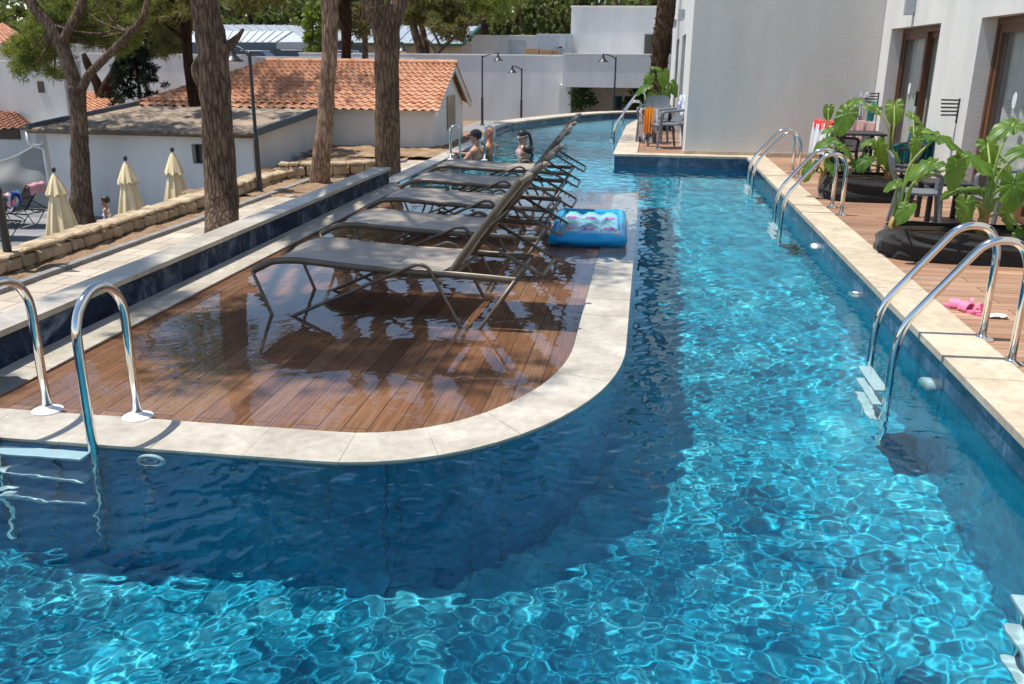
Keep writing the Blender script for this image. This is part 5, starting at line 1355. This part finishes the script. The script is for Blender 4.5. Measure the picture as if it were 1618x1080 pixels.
slim('low spreading pine with thin forked branches in front of the stone hall', [(690, 95), (693, 82), (705, 70), (722, 55), (738, 40), (752, 28)], [7, 6, 6, 5, 4, 3], 44, M['bark'], [([(691, 84), (682, 70), (672, 60)], [5, 5, 3]), ([(697, 76), (688, 56), (680, 42)], [4, 4, 3]), ([(722, 55), (735, 57), (748, 58)], [3, 2.5, 2])], fill(684, 748, 24, 58, 16, 6, 11), M['needles_dry'])
slim('dark trunk standing at the edge of the wood right of the stone hall', [(763, 60), (765, 40), (767, 15), (770, -30)], [14, 13, 12, 11], 66, M['bark_dark'], crown=fill(740, 830, -50, 6, 18, 12, 20))
# bright young tree left of the pale trunk
qb = P(496, 84, 50); r = empty('leafy_tree', qb, 0, 'bright yellow green young tree left of the pale trunk', 'tree', 'pine trees')
MB().tube([(0, 0, -1.2), (0, 0, 1.2), (.05, 0, 2.6)], [.09, .07, .03], 7).build('trunk', M['bark'], r, True)
cs, rs = pc(fill(484, 510, 4, 80, 46, 6, 11, lambda x, y: abs(x-498) < 15-abs(y-40)*.08), 50, 1.0, .5)
np_mesh('crown', leaf_polys(cs, rs, 55, .2)-np.array(qb), 4, m_leaf('fresh green leaves', (.09, .15, .02), (.20, .24, .05), (.3, .36, .05), .35, scale=1.5), r)
# the wood on the slope
def hz_(x, y): return -1.0+max(0, (y-78))*.06+1.2*noise.noise(Vector((x*.03, y*.03, 0)))
hm = MB(); hm.grid(lambda u, v: (lerp(-220, 200, u), lerp(74, 330, v**1.5), hz_(lerp(-220, 200, u), lerp(74, 330, v**1.5))-.3), 70, 40); struct(hm.build('hill', m_soil('wooded slope', (.05, .045, .025), (.12, .10, .05)), smooth=True))
fc, fr_ = [], []; tk = MB(); FR = random.Random(77)
wood_trunks = []
for k in range(620):
    y = 86+FR.random()**1.6*120; x = FR.uniform(-.95, .62)*y
    px_ = 1027+x/y*1400
    if (px_ > 1180 and FR.random() < .8) or (-10 < px_ < 40 and FR.random() < .75): continue
    z = hz_(x, y); H = FR.uniform(5.5, 10.5); rad = FR.uniform(1.7, 3.0)
    if k % 3 == 0 or y < 100: tk.tube([(x, y, z-.5), (x+FR.uniform(-.3, .3), y, z+H*.5), (x+FR.uniform(-.6, .6), y, z+H*.85)], [.26, .2, .1], 6)
    for j in range(FR.randint(8, 11)):
        w = FR.uniform(0, 2*PI); h = FR.uniform(.28, 1.0); q = rad*math.sqrt(FR.random())*(1.15-.65*abs(h-.55))
        fc.append((x+q*math.cos(w), y+q*math.sin(w), z+H*h)); fr_.append(FR.uniform(.55, 1.25))
tag(tk.build('wood_trunks', M['bark_dark'], None, True), 'dark tree trunks standing in the wood on the far slope', 'wood', kind='stuff')
o = np_mesh('wood', leaf_polys(fc, fr_, 30, .62, .75), 4, M['forest']); tag(o, 'olive green pine wood covering the far slope', 'wood', kind='stuff')
# palm trunk on the far terrace
pb = at(1036, 176, 23.6); pr_ = empty('palm_tree', (pb.x, pb.y, .15), 0, 'rough brown palm trunk rising by the corner of the far terrace', 'palm tree')
pa, pt = at(1038, 140, 23.6), at(1056, -20, 23.6); o = Vector(pr_.location)
ax = [Vector((pb.x, 23.6, .15))-o, pa-o, at(1046, 60, 23.6)-o, pt-o, pt-o+Vector((.1, 0, 4.6))]
m = trunk_mesh(ax, [.20, .20, .23, .23, .20], 18, 3, .06); m.build('trunk', M['palm_bark'], pr_, True)
m = MB(); sp = spline(ax, 10); n = len(sp)
for k in range(150):
    t = k/150*(n-1.01); i = int(t); c = sp[i].lerp(sp[i+1], t-i); w = k*2.39996; rad = .205
    d = Vector((math.cos(w), math.sin(w), 0)); s = Vector((-d.y, d.x, 0)); b0 = c+d*rad*.85
    h = .13; wdt = .085
    m.add([b0-s*wdt, b0+s*wdt, b0+d*.075+s*wdt*.35+Vector((0, 0, h)), b0+d*.085-s*wdt*.35+Vector((0, 0, h)), b0-s*wdt+Vector((0, 0, .02))-d*.02, b0+s*wdt+Vector((0, 0, .02))-d*.02], [(0, 1, 2, 3), (0, 4, 5, 1), (4, 3, 2, 5), (0, 3, 4), (1, 5, 2)])
m.build('leaf_bases', M['palm_bark'], pr_)
m = MB()
tp_ = ax[-1]
for k in range(14):
    w = 2*PI*k/14; d = Vector((math.cos(w), math.sin(w), 0)); pts = [tp_+d*(.3*j)+Vector((0, 0, .45*j*.5-.09*j*j)) for j in range(8)]
    m.tube(pts, [.03]*4+[.015]*4, 5)
    for j in range(1, 8):
        for s in (-1, 1):
            for e in (0, .5):
                q = pts[j-1].lerp(pts[j], e); sd = Vector((-d.y, d.x, 0))*s
                m.add([q, q+sd*.25+d*.12-Vector((0, 0, .08)), q+sd*.5+d*.3-Vector((0, 0, .25)), q+d*.06], [(0, 1, 2, 3)])
m.build('crown', M['needles'], pr_)

# ================================================================== elephant ear plants in black fabric bags
def m_bigleaf():
    t = NT('elephant ear leaf'); tc = t.node('ShaderNodeTexCoord'); sp = t.node('ShaderNodeSeparateXYZ'); t.link(tc.outputs['UV'], sp.inputs[0])
    a = t.node('ShaderNodeMath', operation='MULTIPLY'); t.link(sp.outputs[0], a.inputs[0]); a.inputs[1].default_value = 18
    f = t.node('ShaderNodeMath', operation='FRACT'); t.link(a.outputs[0], f.inputs[0])
    p = t.node('ShaderNodeMath', operation='PINGPONG'); t.link(f.outputs[0], p.inputs[0]); p.inputs[1].default_value = .5
    v = t.ramp(p.outputs[0], [(0, (1, 1, 1)), (.07, (0, 0, 0))])
    c = t.coord('Object'); n = t.noise(c, 6, 4)
    k = t.ramp(n, [(.25, (.016, .065, .008)), (.5, (.045, .13, .016)), (.75, (.13, .23, .035))])
    k = t.mix(k, (.24, .36, .10), t.mix((0, 0, 0), v, .6))
    t.set(k, .38, t.bump(p.outputs[0], .5, .012), spec=.3)
    tr = t.node('ShaderNodeBsdfTranslucent'); t.link(t.mix(k, (.75, 1.0, .12), .55, 'MIX'), tr.inputs[0])
    mx = t.node('ShaderNodeMixShader'); mx.inputs[0].default_value = .36
    t.link(t.b.outputs[0], mx.inputs[1]); t.link(tr.outputs[0], mx.inputs[2]); t.link(mx.outputs[0], t.out.inputs[0]); return t.m
M['bigleaf'] = m_bigleaf()
M['stem'] = m_leaf('pale green leaf stalk', (.18, .28, .06), (.34, .42, .14), (.4, .5, .1), .15, rough=.4, scale=4)
M['stem_base'] = simple('orange brown stalk base', (.36, .20, .06), .6, var=.3)
M['bag'] = m_cloth('black planter fabric', (.034, .034, .034), scale=10, bump=.6)
TH = [0, 25, 50, 75, 100, 125, 150, 168, 180]; RH = [1.0, .76, .55, .465, .46, .52, .53, .40, .10]
def leaf_mesh(size, tip, nrm, droop, seed, wavy=.06):
    """heart shaped blade: attach point at the origin, tip along tip, face along nrm"""
    X = Vector(tip).normalized(); N_ = Vector(nrm); N_ = (N_-X*N_.dot(X)).normalized(); Yv = N_.cross(X)
    n = 40; nr = 6; vs = [Vector((0, 0, 0))]; uv = [(0, 0)]; fs = []
    for j in range(1, nr+1):
        s = j/nr
        for k in range(n):
            th = -PI+2*PI*k/n; rad = size*float(np.interp(abs(math.degrees(th)), TH, RH))*s
            x, y = rad*math.cos(th), rad*math.sin(th)
            z = -droop*(x*x*(.9 if x > 0 else .5))/size - .42*abs(y)*abs(y)/size+.10*abs(y) + wavy*size*s*s*math.sin(th*9+seed)+.02*size*s*math.sin(th*18)
            vs.append(X*x+Yv*y+N_*z); uv.append((th/(2*PI)+.5, s))
    for k in range(n): fs.append((0, 1+k, 1+(k+1) % n))
    for j in range(nr-1):
        for k in range(n): fs.append((1+j*n+k, 1+(j+1)*n+k, 1+(j+1)*n+(k+1) % n, 1+j*n+(k+1) % n))
    return vs, fs, uv
def plant(label, base, leaves, cat='plant', name='elephant_ear'):
    """leaves: (attach point, size, tip dir, normal, droop, stalk start offset)"""
    base = Vector(base); r = empty(name, base, 0, label, cat, 'elephant ear plants on the terraces')
    st = MB(); sd = hash(label) % 17
    for i, (p, size, tip, nrm, dr, bo) in enumerate(leaves):
        p = Vector(p)-base; vs, fs, uv = leaf_mesh(size, tip, nrm, dr, i*1.7)
        me = bpy.data.meshes.new('leaf'); me.from_pydata([v+p for v in vs], [], fs); ul = me.uv_layers.new()
        me.loops.foreach_get
        for l in me.loops: ul.data[l.index].uv = uv[l.vertex_index]
        me.polygons.foreach_set('use_smooth', [True]*len(me.polygons)); me.materials.append(M['bigleaf']); me.update()
        o = bpy.data.objects.new('leaf', me); COL.objects.link(o); o.parent = r
        b = Vector(bo); h = p-b; mid = b+Vector((h.x*.30, h.y*.30, abs(h.z)*.72 if h.z > 0 else .18)); L = h.length
        pts = spline([b, b.lerp(mid, .55), mid, p+Vector((0, 0, .01))-Vector(tip).normalized()*-.0], 5)
        MB().tube(pts, list(np.linspace(.024 if size > .3 else .016, .008, len(pts))), 8).build('stalk', M['stem'], r, True)
    MB().tube([(0, 0, -.1), (.0, 0, .06), (.01, 0, .16)], [.045, .042, .03], 10).build('stalk_base', M['stem_base'], r, True)
    return r
def bag(label, x0, x1, y, wy, h, seed, rz=0):
    r = empty('planter_bag', ((x0+x1)/2, y, TZ), rz, label, 'planter', 'black fabric planter bags on the terrace'); a = (x1-x0)/2; b = wy/2
    def f(u, v):
        w = 2*PI*u; e = .62; cx = math.copysign(abs(math.cos(w))**e, math.cos(w)); sy = math.copysign(abs(math.sin(w))**e, math.sin(w))
        bul = 1.02-.05*v+.03*math.sin(PI*v)
        nz = noise.fractal(Vector((cx*a*4+seed, sy*b*5, v*2.2)), .8, 2, 4); nz2 = noise.noise(Vector((cx*a*3+v*4+seed, sy*3-v*3, 1.7)))
        cr = 1-abs(noise.noise(Vector((cx*a*2.2+v*2.4+seed, sy*2.2-v*1.6, 4.1))))*2; d = 1+.05*nz+.07*nz2*math.sin(PI*min(1, v*1.1))+.05*max(0, cr)*math.sin(PI*v)
        return (a*cx*bul*d, b*sy*bul*(1+.16*nz2*math.sin(PI*v)), h*v*(1+.10*noise.noise(Vector((cx*2+seed, sy*2, 0)))*v)+.002)
    MB().grid(f, 150, 26, .006).build('bag', M['bag'], r, True, 75)
    m = MB(); nn = 40; ring = [f(k/nn, .9) for k in range(nn)]
    c = Vector((0, 0, h*.86)); vs = [c]+[Vector((p[0]*.98, p[1]*.98, h*.84)) for p in ring]; m.add(vs, [(0, 1+k, 1+(k+1) % nn) for k in range(nn)]); m.build('soil', m_soil('dark potting soil', (.02, .015, .01), (.06, .045, .03)), r)
    return r
bag('long black fabric planter bag nearest the camera on the right terrace', 2.00, 3.42, 7.66, .62, .235, 3, R(-3))
bag('crumpled black fabric planter bag behind the middle ladder', 2.10, 3.08, 10.98, .80, .26, 9, R(2))
bag('black fabric planter bag of the far terrace plant by the palm trunk', .0, .55, 21.2, .5, .45, 14)
def lf(px, py, Y, size, tip, nrm, dr=.5, bo=(0, 0, .05)): return (at(px, py, Y), size*.70, tip, (nrm[0], nrm[1]*.8, nrm[2]+.12), dr, bo)
Y = 7.7; b1 = at(1408, 372, Y); 
plant('elephant ear plant leaning right from the left end of the nearer planter bag', b1, [
    lf(1483, 215, 7.75, .40, (.9, -.1, -.25), (.25, -.45, 1), .5), lf(1470, 258, 7.5, .30, (-.9, -.2, -.32), (-.2, -.5, 1), .5), lf(1530, 248, 7.7, .36, (.8, -.45, -.25), (.1, -.55, .9), .5),
    lf(1512, 264, 7.35, .27, (-.1, -.25, -1), (.25, -1, .25), .2), lf(1433, 328, 7.3, .20, (-.5, -.4, -.8), (-.3, -.8, .5), .4), lf(1418, 288, 7.7, .17, (-.8, -.1, -.3), (0, -.6, 1), .5)])
b2_ = at(1552, 358, 7.65)
plant('elephant ear plant on the right of the nearer planter bag with big drooping leaves', b2_, [
    lf(1570, 268, 7.75, .27, (.85, -.3, -.2), (.1, -.6, .9), .4), lf(1602, 196, 7.8, .30, (-.75, -.3, -.22), (.25, -.5, .9), .5), lf(1628, 236, 7.6, .26, (-.9, -.2, .0), (.1, -.7, .8), .5), lf(1602, 290, 7.45, .33, (.0, -.4, -1), (.15, -1, .32), .3), lf(1572, 290, 7.8, .2, (.6, .2, -.3), (0, -.4, 1), .4),
    lf(1618, 300, 7.5, .30, (.5, -.5, -.6), (-.1, -.9, .6), .4), lf(1526, 322, 7.4, .24, (.05, -.35, -.9), (.1, -1, .4), .3), lf(1548, 300, 7.8, .22, (-.5, .3, .1), (0, -.6, 1), .4), lf(1613, 366, 7.5, .14, (-.6, -.3, -.6), (0, -.9, .6), .3), lf(1585, 250, 8.0, .26, (.5, .2, -.3), (.2, -.5, 1), .5), lf(1560, 228, 7.9, .24, (.2, -.3, -.5), (-.3, -.6, .8), .5), lf(1510, 300, 7.9, .2, (-.8, .1, -.3), (-.1, -.5, 1), .5), lf(1590, 335, 7.9, .24, (.5, -.2, -.7), (.2, -.8, .5), .4)])
b3 = at(1300, 282, 11.0)
plant('pale leaved elephant ear plant on the left of the middle planter bag', b3, [
    lf(1350, 160, 11.2, .30, (-.75, -.1, -.35), (-.25, -.5, 1), .5), lf(1309, 172, 11.1, .19, (-.05, -.2, -1), (-.35, -1, .2), .3), lf(1338, 180, 10.9, .37, (-.35, -.35, -.9), (-.2, -1, .5), .3), lf(1316, 204, 11.0, .20, (-.9, -.2, -.1), (0, -.6, 1), .4), lf(1312, 222, 10.8, .30, (-.9, -.3, -.25), (.05, -.6, 1), .5), lf(1280, 262, 10.8, .28, (-.45, -.25, -1), (-.6, -.8, .3), .3), lf(1312, 262, 10.7, .2, (.5, -.3, -.6), (.3, -.9, .6), .4), lf(1332, 232, 11.2, .26, (.6, -.2, -.4), (.1, -.6, 1), .5), lf(1328, 262, 11.2, .24, (.7, -.2, -.2), (.1, -.5, 1), .5)])
b4 = at(1403, 282, 11.05)
plant('elephant ear plant with a folded hanging leaf in the middle of the planter bag', b4, [
    lf(1413, 168, 11.3, .32, (.0, -.4, -.75), (-.35, -.7, .6), .4), lf(1385, 172, 11.2, .24, (-.7, .1, .3), (-.4, -.6, .7), .4), lf(1378, 222, 11.0, .2, (-.8, -.2, -.2), (0, -.6, 1), .4), lf(1388, 232, 10.8, .34, (.3, -.3, -1), (-.95, -.5, .1), .2), lf(1408, 240, 11.2, .24, (.7, -.1, -.4), (.1, -.7, .8), .4), lf(1370, 250, 10.85, .26, (-.3, -.3, -.3), (.3, -.5, .9), .5), lf(1350, 258, 10.9, .22, (.8, -.3, -.45), (.1, -.8, .6), .4)])
b5 = at(1436, 280, 11.1)
plant('elephant ear plant at the right end of the middle planter bag by the teal towel', b5, [
    lf(1442, 182, 11.4, .26, (.7, -.2, -.35), (.2, -.6, 1), .5), lf(1447, 205, 11.3, .2, (.3, -.3, -.5), (-.2, -.8, .6), .4), lf(1448, 222, 11.0, .22, (-.2, -.3, -.9), (-.3, -.9, .3), .3), lf(1456, 202, 11.6, .2, (.8, 0, -.2), (0, -.6, 1), .5)])
b6 = (.32, 21.2, .55)
plant('bright elephant ear plant on the far terrace in front of the palm trunk', b6, [
    lf(1026, 122, 21.1, .38, (-.3, -.3, -1), (-.2, -1, .4), .4), lf(1048, 116, 21.2, .45, (.1, -.4, -.8), (.1, -1, .6), .4), lf(1022, 136, 21.0, .42, (-.8, -.3, -.4), (0, -.6, 1), .4), lf(1062, 134, 21.1, .40, (.6, -.3, -.9), (.2, -1, .4), .4), lf(1030, 152, 20.9, .40, (-.4, -.4, -.7), (0, -.8, .8), .4), lf(1052, 146, 20.9, .34, (.2, -.4, -.8), (0, -1, .6), .4), lf(1026, 162, 20.9, .3, (-.6, -.4, -.2), (0, -.5, 1), .4), lf(1040, 108, 21.3, .3, (-.6, 0, .2), (0, -.6, 1), .4)])
# shrub and plant in the dark entrance
for px, lab in ((921, 'small green potted shrub left of the dark entrance'), (1005, 'bushy green plant in front of the entrance glass')):
    q = at(px, 172, 39.6); r = empty('potted_shrub', (q.x, 39.6, -1.0), 0, lab, 'plant', 'shrubs by the far entrance')
    MB().lathe([(.01, 0), (.22, 0), (.30, .5), (.26, .5), (.01, .45)], 16).build('pot', M['roof_tile_dark'], r, True, 40)
    cs = [(rr.uniform(-.4, .4), rr.uniform(-.3, .3), rr.uniform(.7, 1.7)) for k in range(16)]
    np_mesh('foliage', leaf_polys(cs, [.3]*16, 40, .16), 4, m_leaf('shrub leaves', (.02, .06, .015), (.06, .13, .03)), r)

# ================================================================== people
def m_skin(name, a, b):
    t = NT(name); c = t.coord('Object'); n = t.noise(c, 9, 4); k = t.ramp(n, [(.3, a), (.7, b)])
    t.b.inputs['Subsurface Weight'].default_value = .12; t.b.inputs['Subsurface Radius'].default_value = (.02, .008, .004); t.b.inputs['Subsurface Scale'].default_value = .5
    return t.set(k, .42, t.bump(t.noise(c, 120, 3), .1, .001))
M['skin'] = m_skin('skin', (.42, .22, .145), (.52, .29, .20)); M['skin_tan'] = m_skin('tanned skin', (.40, .17, .10), (.50, .23, .14)); M['skin_child'] = m_skin('tanned child skin', (.28, .13, .075), (.36, .18, .11))
M['hair'] = simple('dark hair', (.018, .012, .010), .45, var=.4, scale=30)
def bone(m, a, b, r0, r1, n=12):
    a, b = Vector(a), Vector(b); m.tube([a.lerp(b, t) for t in (0, .33, .66, 1)], [r0, lerp(r0, r1, .33)*1.03, lerp(r0, r1, .66)*1.02, r1], n); m.ell(a, (r0,)*3, nu=12, nv=8); m.ell(b, (r1,)*3, nu=12, nv=8)
def head_shape(m, c, yaw, s=1.0, pitch=0.0):
    """skull, jaw, nose, lips, brow, ears; face looks along +x before yaw"""
    q = Matrix.Rotation(yaw, 3, 'Z') @ Matrix.Rotation(pitch, 3, 'Y'); c = Vector(c)
    def e(p, r, mm=None): m.ell(c+q @ (Vector(p)*s), tuple(x*s for x in r), q if mm is None else q @ mm, 16, 10)
    e((-.008, 0, .03), (.098, .077, .092)); e((.022, 0, -.045), (.068, .058, .068)); e((.058, 0, -.088), (.026, .03, .02))
    e((.090, 0, -.022), (.018, .013, .020)); e((.082, 0, .0), (.014, .010, .028)); e((.078, 0, .022), (.016, .05, .012))
    e((.082, 0, -.062), (.014, .024, .007)); e((.080, 0, -.073), (.013, .021, .007))
    for sy in (-1, 1):
        e((-.008, sy*.078, -.012), (.02, .010, .032)); e((.07, sy*.032, .006), (.014, .016, .011)); e((.062, sy*.038, -.03), (.022, .02, .022))
    return q
def hand(m, wrist, d, up, s=1.0, curl=.35):
    """palm, four unequal curled fingers, thumb from the side of the palm"""
    d = Vector(d).normalized(); n = Vector(up); n = (n-d*n.dot(d)).normalized(); w = d.cross(n); W0 = Vector(wrist)
    rot = Matrix((d, w, n)).transposed()
    m.ell(W0+d*.05*s, (.052*s, .042*s, .016*s), rot, 12, 8)
    for k, (o, L) in enumerate(((-.030, .066), (-.010, .076), (.010, .072), (.029, .056))):
        a = W0+d*.088*s+w*o*s; b = a+(d*.95-n*curl*.5).normalized()*L*.5*s; c = b+(d*.7-n*curl*1.4).normalized()*L*.5*s
        m.tube([a-d*.02*s, a, b, c], [.0095*s, .0095*s, .0085*s, .0065*s], 8); m.ell(c, (.0066*s,)*3, nu=8, nv=6)
    a = W0+d*.03*s-w*.036*s; b = a+(d*.7-w*.75).normalized()*.038*s; c = b+(d*.95-w*.2-n*.2).normalized()*.03*s
    m.tube([a, b, c], [.012*s, .0105*s, .008*s], 8); m.ell(c, (.008*s,)*3, nu=8, nv=6)
def fuse(m, name, mat, parent, vox=.008):
    o = m.build(name, mat, parent, True); md = o.modifiers.new('r', 'REMESH'); md.mode = 'VOXEL'; md.voxel_size = vox; md.use_smooth_shade = True
    sm = o.modifiers.new('s', 'SMOOTH'); sm.iterations = 3; sm.factor = .5
    dg = bpy.context.evaluated_depsgraph_get(); dg.update(); me = bpy.data.meshes.new_from_object(o.evaluated_get(dg)); o.modifiers.clear(); o.data = me
    me.polygons.foreach_set('use_smooth', [True]*len(me.polygons))
    if not me.materials: me.materials.append(mat)
    return o
M['eye'] = simple('dark eye', (.02, .015, .012), .15)
def eyes(root, c, q, s=1.0):
    for sy in (-1, 1):
        m = MB().ell(Vector(c)+q @ (Vector((.081, sy*.032, .006))*s), tuple(x*s for x in (.006, .011, .006)), q, 10, 6); m.build('eye', M['eye'], root, True)
def hair_cap(root, c, q, s, mat, low=-.02, tail=None, name='hair'):
    m = MB(); c = Vector(c)
    def f(u, v):
        w = 2*PI*u; p = lerp(PI/2, -.25, v); front = math.cos(w)
        ph = lerp(PI/2, lerp(-.75, .30, max(0, front)**.6) if front > 0 else -.75, v)
        rr_ = 1+.03*noise.noise(Vector((math.cos(w)*4, math.sin(w)*4, v*6)))
        return c+q @ (Vector((-.010+.106*math.cos(ph)*math.cos(w)*rr_, .085*math.cos(ph)*math.sin(w)*rr_, .034+.099*math.sin(ph)*rr_))*s)
    m.grid(f, 48, 16, .006); 
    if tail:
        m.tube(spline([c+q @ (Vector(p)*s) for p in tail], 5), [x*s for x in np.interp(np.linspace(0, 1, 5*(len(tail)-1)+1), [0, .3, .7, 1], [.022, .032, .027, .006])], 12)
    return m.build(name, mat, root, True)
def bather(pos, label, yaw, head_z, skin, arms, head_yaw, s=1.0, pitch=0.0, shoulders=.19):
    """standing in the pool, head centre at head_z above the water; feet on the pool floor"""
    r = empty('person', (pos[0], pos[1], DEP), 0, label, 'person'); w0 = -DEP; H = head_z+w0
    m = MB(); fw = Vector((math.cos(yaw), math.sin(yaw), 0)); sd = Vector((-math.sin(yaw), math.cos(yaw), 0)); Zv = Vector((0, 0, 1))
    hc = Vector((0, 0, H)); sh = H-.235*s; hip = min(H-.80*s, .95); kn = hip*.54
    rot = Matrix((fw, sd, Zv)).transposed()
    bone(m, hc-Zv*.05*s-fw*.015*s, Vector((0, 0, sh+.02)),   .058*s, .070*s)
    for z, rx, ry in ((sh+.03, .06, shoulders*.5), (sh-.02, .085, shoulders*.86), (sh-.12, .115, .165), (sh-.24, .105, .145), (sh-.36, .10, .135), (hip+.04, .115, .16)):
        m.ell((0, 0, z), (rx*s, ry*s, .12*s), rot, 18, 10)
    for sy in (-1, 1):
        S = Vector((0, 0, sh))+sd*sy*shoulders*s; m.ell(S, (.062*s,)*3)
        el, wr_, hd = arms[0 if sy < 0 else 1]
        E_ = fw*el[0]+sd*el[1]+Zv*(el[2]+w0); W_ = fw*wr_[0]+sd*wr_[1]+Zv*(wr_[2]+w0)
        bone(m, S, E_, .050*s, .038*s); bone(m, E_, W_, .037*s, .026*s); hand(m, W_, (W_-E_)+fw*hd, Zv, s)
        bone(m, Vector((0, 0, hip))+sd*sy*.085*s, sd*sy*.10*s+Vector((0, 0, kn))+fw*.02, .082*s, .052*s); bone(m, sd*sy*.10*s+Vector((0, 0, kn))+fw*.02, sd*sy*.11*s+Vector((0, 0, .09)), .052*s, .034*s); bone(m, sd*sy*.11*s+Vector((0, 0, .04)), sd*sy*.115*s+fw*.15*s+Vector((0, 0, .03)), .036*s, .026*s)
    q = head_shape(m, hc, head_yaw, s, pitch); fuse(m, 'body', skin, r); eyes(r, hc, q, s)
    m = MB(); m.ell((0, 0, hip+.03), (.128*s, .178*s, .14*s), rot, 20, 10)
    for sy in (-1, 1): bone(m, Vector((0, 0, hip-.02))+sd*sy*.085*s, sd*sy*.095*s+Vector((0, 0, hip-.28)), .098*s, .085*s)
    fuse(m, 'swimwear', M['swim'], r, .012)
    return r, hc, q
M['swim'] = m_cloth('dark swimwear', (.03, .03, .06)); M['cap'] = m_cloth('black cap cloth', (.015, .016, .024))
# man in a black cap leaning on the edge, seen from behind and left
q = gz(752, 246, 0)
r, hc, hq = bather((q.x+.05, 15.75), 'person in a black cap standing in the pool with an arm on the edge', PI*.98, .36, M['skin'], [((.20, -.24, .02), (.42, -.16, .06), .2), ((.16, .25, -.05), (.34, .12, -.02), .2)], PI*1.02, 1.0, .08)
hair_cap(r, hc, hq, .97, M['hair'])
m = MB(); m.grid(lambda u, v: hc+hq @ Vector((-.012+.115*math.cos(lerp(PI/2, .12, v))*math.cos(2*PI*u), .09*math.cos(lerp(PI/2, .12, v))*math.sin(2*PI*u), .032+.102*math.sin(lerp(PI/2, .12, v)))), 40, 12, .005)
m.grid(lambda u, v: hc+hq @ Vector((.085+.085*v*math.sin(PI*u)**.5, lerp(-.075, .075, u), .043-.02*v+.012*math.sin(PI*u))), 16, 6, .005); m.build('cap', M['cap'], r, True, 60)
# bald man beside him
q = gz(785, 240, 0)
bather((q.x-.04, 16.25), 'bald tanned person beside the capped one, shoulders above the water', PI*.92, .38, M['skin_tan'], [((.18, -.26, -.05), (.40, -.2, .0), .2), ((.06, .27, .02), (.28, .22, -.06), .2)], PI*.95, 1.04, .1, .205)
# woman with pony tail and goggles
q = gz(829, 240, 0)
r, hc, hq = bather((q.x-.02, 16.75), 'person with a dark ponytail and light swim top standing in the water', PI*1.1, .30, M['skin'], [((.16, -.2, -.1), (.36, -.1, -.1), .2), ((.14, .2, -.12), (.34, .1, -.1), .2)], PI*1.12, .93, .22, .165)
hair_cap(r, hc, hq, .93, M['hair'], tail=[(-.095, 0, .05), (-.14, 0, .02), (-.15, .01, -.10), (-.13, .02, -.24), (-.12, .02, -.34)])
m = MB()
for sy in (-1, 1): m.ell(hc+hq @ Vector((.083, sy*.032, .004)), (.012, .026, .017), hq, 12, 8)
m.tube([hc+hq @ Vector((.10*math.cos(w)-.012, .083*math.sin(w), .008)) for w in np.linspace(-2.6, 2.6, 24)], .006, 6); m.build('goggles', M['white_plastic'], r, True)
m = MB(); w0 = -DEP; sh = .30+w0-.235*.93; m.ell((0, 0, sh-.10), (.122, .158, .14), Matrix.Rotation(PI*1.1, 3, 'Z'), 20, 12); fuse(m, 'swim_top', m_cloth('light lilac swim top', (.62, .50, .56)), r, .012)
# girl low in the water in front of her
q = gz(832, 243, 0)
r, hc, hq = bather((q.x+.06, 16.2), 'child with wet dark hair, only the head showing above the pool water', PI*.85, .085, M['skin'], [((.14, -.18, -.25), (.3, -.12, -.2), .2), ((.14, .18, -.25), (.3, .12, -.2), .2)], PI*.93, .88, .05, .14)
hair_cap(r, hc, hq, .88, M['hair'], tail=[(-.08, 0, .0), (-.11, 0, -.06), (-.115, .0, -.13), (-.12, .0, -.2)])
# child in the court beside the parasol
q = at(166, 317, 18.0); cz = -2.4; hh = q.z-cz-.01
r = empty('person', (q.x, 18.0, cz), 0, 'child in a white sleeveless top standing beside the middle parasol', 'person')
m = MB(); s = .90; H = hh; fw = Vector((-.94, -.34, 0)).normalized(); sd = Vector((-fw.y, fw.x, 0)); Zv = Vector((0, 0, 1)); rot = Matrix((fw, sd, Zv)).transposed(); hc = Vector((0, 0, H))
sh = H-.178; hip = H-.52; kn = hip*.53
bone(m, hc-Zv*.05, Vector((0, 0, sh)), .04, .045)
for z, rx, ry in ((sh-.02, .06, .12), (sh-.1, .08, .115), (sh-.22, .078, .105), (hip+.03, .085, .115)): m.ell((0, 0, z), (rx, ry, .09), rot, 16, 10)
for sy in (-1, 1):
    S = Vector((0, 0, sh))+sd*sy*.125; E_ = S+Vector((0, 0, -.20))+sd*sy*.03-fw*.02; W_ = E_+Vector((0, 0, -.18))+fw*.03
    bone(m, S, E_, .034, .027); bone(m, E_, W_, .026, .02); hand(m, W_, W_-E_, sd*sy, .75)
    bone(m, Vector((0, 0, hip))+sd*sy*.06, sd*sy*.065+Vector((0, 0, kn)), .06, .042); bone(m, sd*sy*.065+Vector((0, 0, kn)), sd*sy*.07+Vector((0, 0, .07)), .042, .028); bone(m, sd*sy*.07+Vector((0, 0, .03)), sd*sy*.07+fw*.11+Vector((0, 0, .024)), .028, .02)
yw = math.atan2(fw.y, fw.x); hq = head_shape(m, hc, yw, s); fuse(m, 'body', M['skin_child'], r); eyes(r, hc, hq, s); hair_cap(r, hc, hq, s, M['hair'])
m = MB()
for z, rx, ry in ((sh-.03, .068, .118), (sh-.12, .09, .122), (sh-.24, .092, .118), (hip+.0, .102, .13)): m.ell((0, 0, z), (rx, ry, .085), rot, 18, 10)
fuse(m, 'top', m_cloth('white cotton', (.78, .78, .80)), r, .010)
m = MB(); m.ell((0, 0, hip-.05), (.10, .128, .08), rot)
for sy in (-1, 1): bone(m, Vector((0, 0, hip-.05))+sd*sy*.06, sd*sy*.066+Vector((0, 0, hip-.24)), .068, .062)
fuse(m, 'shorts', m_cloth('pale shorts', (.6, .6, .62)), r, .010)
